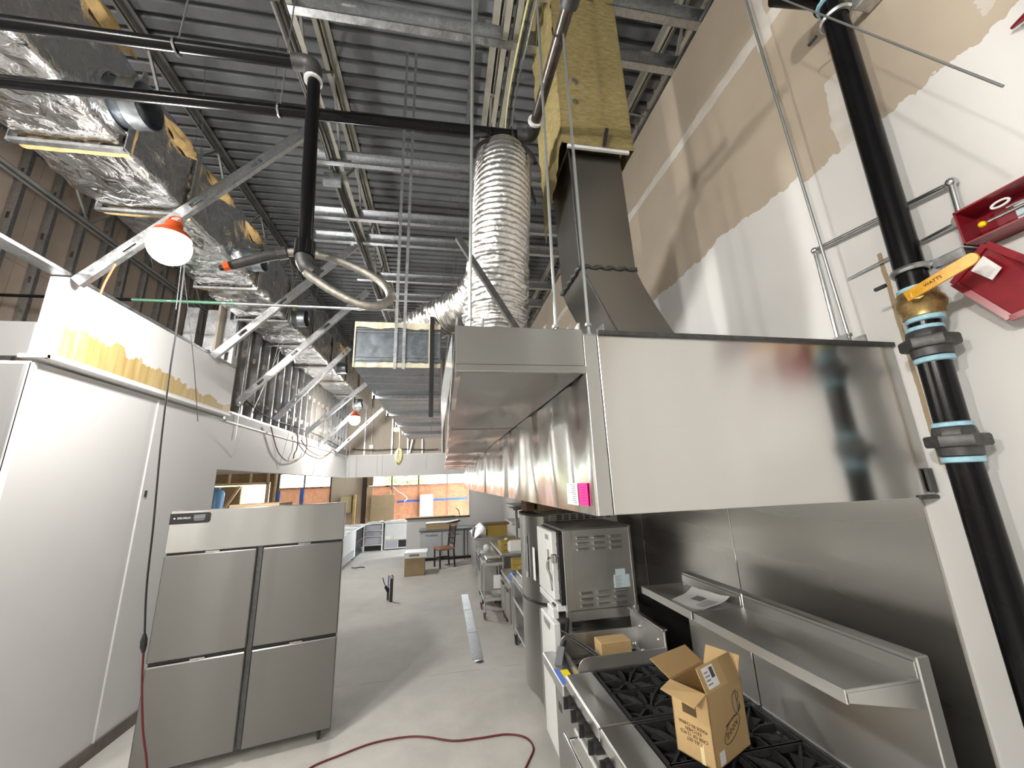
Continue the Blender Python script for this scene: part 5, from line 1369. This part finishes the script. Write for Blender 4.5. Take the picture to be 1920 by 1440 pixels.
tag(mb().bbox(-3.30,-3.20,15.80,15.97,0,1.85,.01).build('tan_post','insulation_tan'),'tan column beside the fan shaped bundle','column')
bj=thing('water_tank','blue plastic water jug standing behind the refrigerator','jug',tuple(at(405,948,Y=12)))
p=at(405,948,Y=12)
mb().lathe((p.x,p.y,p.z-.3),[(.14,0),(.16,.02),(.16,.60),(.13,.68),(.05,.72),(.05,.76)],20).build('jug','blue_plastic',bj)
mb().lathe((p.x,p.y,0),[(.2,0),(.2,.02),(.03,.04),(.03,p.z-.32),(.18,p.z-.31),(.18,p.z-.30)],16).build('stand','grey_plastic',bj)
# ================================================================== OVERHEAD SMALL THINGS
wires=[((505,420),(480,572),5.5),((757,330),(738,467),4.0),((560,502),(512,684),5.2),((614,415),(570,716),6.0),((642,520),(620,722),7.5),((664,495),(652,722),8.0),
 ((452,745),(441,824),6.0),((466,788),(430,868),6.0),((542,812),(523,877),7.6),((600,832),(586,891),9.0),((650,800),(648,905),11.5),((657,800),(654,912),11.5),((670,800),(667,905),12.0),
 ((708,850),(706,895),11.0),((718,850),(716,895),11.0),((800,850),(799,880),11.0),((822,640),(808,815),5.0),((843,620),(822,780),4.2),((840,640),(828,800),4.6),((375,190),(330,580),3.8),((385,110),(372,400),3.4),((525,10),(515,190),3.0)]
WL=['hanger wire crossing the second foil duct collar','hanger wire right of the black drop pipe','slanting hanger wire passing below the hose fitting','slanting hanger wire in the middle of the hose loop','hanger wire under the right half of the hose loop','hanger wire under the right end of the hose loop',
 'short hanger wire at the near end of the left white band','second slanting hanger wire on the left white band','hanger wire crossing the middle of the left white band','hanger wire on the far half of the left white band','hanger wire left of the corner where white band and header meet','hanger wire at the corner where white band and header meet','hanger wire just right of the corner of band and header',
 'thin wire left of the pair before the back header','thin wire right of the pair before the back header','lone thin wire before the right part of the back header','slanting wire beside the black angle of the suspended duct','wire nearest the plenum corner','wire between suspended duct and plenum side','thin wire left of the near work light over the foil duct','thin wire over the dark deck left of the elbow','short wire above the first black pipe elbow']
for k,(a,b_,Y) in enumerate(wires):
    p=at(*a,Y=Y); q=at(*b_,Y=Y); d=(p-q).normalized()
    zt=4.42 if 6<=k<=12 else 6.3
    if d.z>.2: p=p+d*max(0,(zt-p.z)/d.z)
    lab=WL[k]
    tag(mb().cyl(q,p,.0032 if Y<7 else .0045,5).build('hanger_wire','wire_steel'),lab,'wire','ceiling hanger wires')
# strut channel rails under the deck
for i,(px0,py0,px1,py1,lab) in enumerate(((893,0,876,250,'slotted strut hanging left of the yellow wrapped duct'),)):
    a=at(px0,py0,Z=6.2); b_=at(px1,py1,Z=6.2); m=mb(); cstud(m,a,b_,(1,0,0),(0,0,1),.045,.04); tag(m.build('strut_channel','stud_steel'),lab,'strut')
# electrical cables along the second joist
for i,(x,mat,lab) in enumerate(((.60,'yellow_bulb_wire','yellow cable tied along the joist above the flex duct'),(.63,'black_plastic','black cable tied along the joist above the flex duct'),(.66,'conduit','grey conduit tied along the joist above the flex duct'))):
    tag(mb().tube(spline([(x,.8,5.50),(x+.02,1.4,5.46),(x-.03,2.0,5.40),(x-.05,2.6,5.38),(x,3.4,5.45),(x,5,5.5),(x,9,5.5)],6),.009,6).build('ceiling_cable',mat),lab,'cable')
for i,(dx,dy) in enumerate(((0,0),(.03,.02),(-.03,.01))):
    tag(mb().tube(spline([(-1.18+dx,2.2,5.44),(-1.16+dx,3.2,5.40+dy),(-1.2+dx,4.2,5.44),(-1.15+dx,5.2,5.38+dy),(-1.17+dx,6.5,5.42),(-1.12+dx,8.5,5.4)],6),.010,6).build('ceiling_cable','black_plastic' if i<2 else 'conduit'),('black cable run on the left joist','second black cable beside the first on the left joist','grey cable among the black ones on the left joist')[i],'cable')
tag(mb().box(-1.28,-1.10,3.72,3.76,5.25,5.40).build('joist_plate','galvanized'),'small steel plate clipped on the left joist','plate')
# blue junction box, drooping cables on the band
jb=thing('junction_box','small blue electrical box on the stud wall','junction box',tuple(at(537,765,X=-2.88)))
c=at(537,765,X=-2.88); mb().bbox(c.x-.0,c.x+.06,c.y-.06,c.y+.06,c.z-.06,c.z+.06,.01).build('box','blue_film',jb); mb().cyl((c.x+.03,c.y,c.z+.06),(c.x+.03,c.y,c.z+.12),.014,8).build('connector','conduit',jb)
def X_(px,py,x=-2.83): return at(px,py,X=x)
cord('band_cable','long drooping brown cable looped in front of the left white band',[X_(508,800),X_(514,825),X_(522,848),X_(536,863),X_(552,863),X_(567,856),X_(574,843),X_(575,825),X_(572,808)],.010,'wood_dark',6)
cord('band_cable','black lead with a plug hanging at the left white band',[X_(558,815),X_(558,830),X_(556,843),X_(552,850),X_(550,860)],.010,'black_plastic',6)
cord('band_cable','grey cable swagged towards the corner of the left white band',[X_(565,826),X_(578,843),X_(592,852),X_(606,855),X_(616,850),X_(624,843)],.010,'wood_dark',6)
cord('stud_cable','cable woven through the stud wall above the left white band',[X_(455,745,-2.86),X_(490,775,-2.86),X_(520,790,-2.86),X_(560,802,-2.86),X_(600,818,-2.86),X_(640,840,-2.86)],.012,'black_plastic',6)
mbx=thing('outlet_box','white junction box with conduit on the back gypsum wall','junction box',tuple(at(696,838,Y=12.8)))
c=at(696,838,Y=12.8); mb().bbox(c.x-.07,c.x+.07,12.78,12.86,c.z-.07,c.z+.07,.01).build('box','white_plastic',mbx); mb().cyl((c.x,12.83,3.08),(c.x,12.83,c.z-.07),.016,8).cyl((c.x,12.83,c.z+.07),(c.x,12.83,5.0),.016,8).build('conduit_tube','white_metal',mbx)
cord('wall_cable','dark cable strung along the back gypsum wall',[at(660,842,Y=12.75),at(700,844,Y=12.75),at(750,842,Y=12.75),at(800,843,Y=12.75),at(822,842,Y=12.75)],.014,'black_plastic',6)
yc=thing('yellow_cable_coil','coil of pale yellow cable hung below the suspended duct','cable coil',tuple(at(748,868,Y=10.5)))
c=at(748,855,Y=10.5); m=mb(); rnd=random.Random(3)
for k in range(9):
    ph=rnd.uniform(0,PI); rx=.10+.04*rnd.random(); rz=.16+.05*rnd.random(); cz=c.z-.02*rnd.random()
    m.tube([(c.x+rx*math.cos(a)*math.cos(ph),c.y+rx*math.cos(a)*math.sin(ph),cz+rz*math.sin(a)) for a in [2*PI*q_/20 for q_ in range(21)]],.012,5)
m.build('loops','yellow_bulb_wire',yc); mb().cyl((c.x,c.y,c.z+.15),(c.x,c.y,6.3),.010,6).build('drop','yellow_bulb_wire',yc)
c2=at(744,805,Y=10.5); mb().bbox(c2.x-.08,c2.x+.08,c2.y,c2.y+.05,c2.z-.06,c2.z+.06,.02).build('tape_wad','pale_yellow',yc)
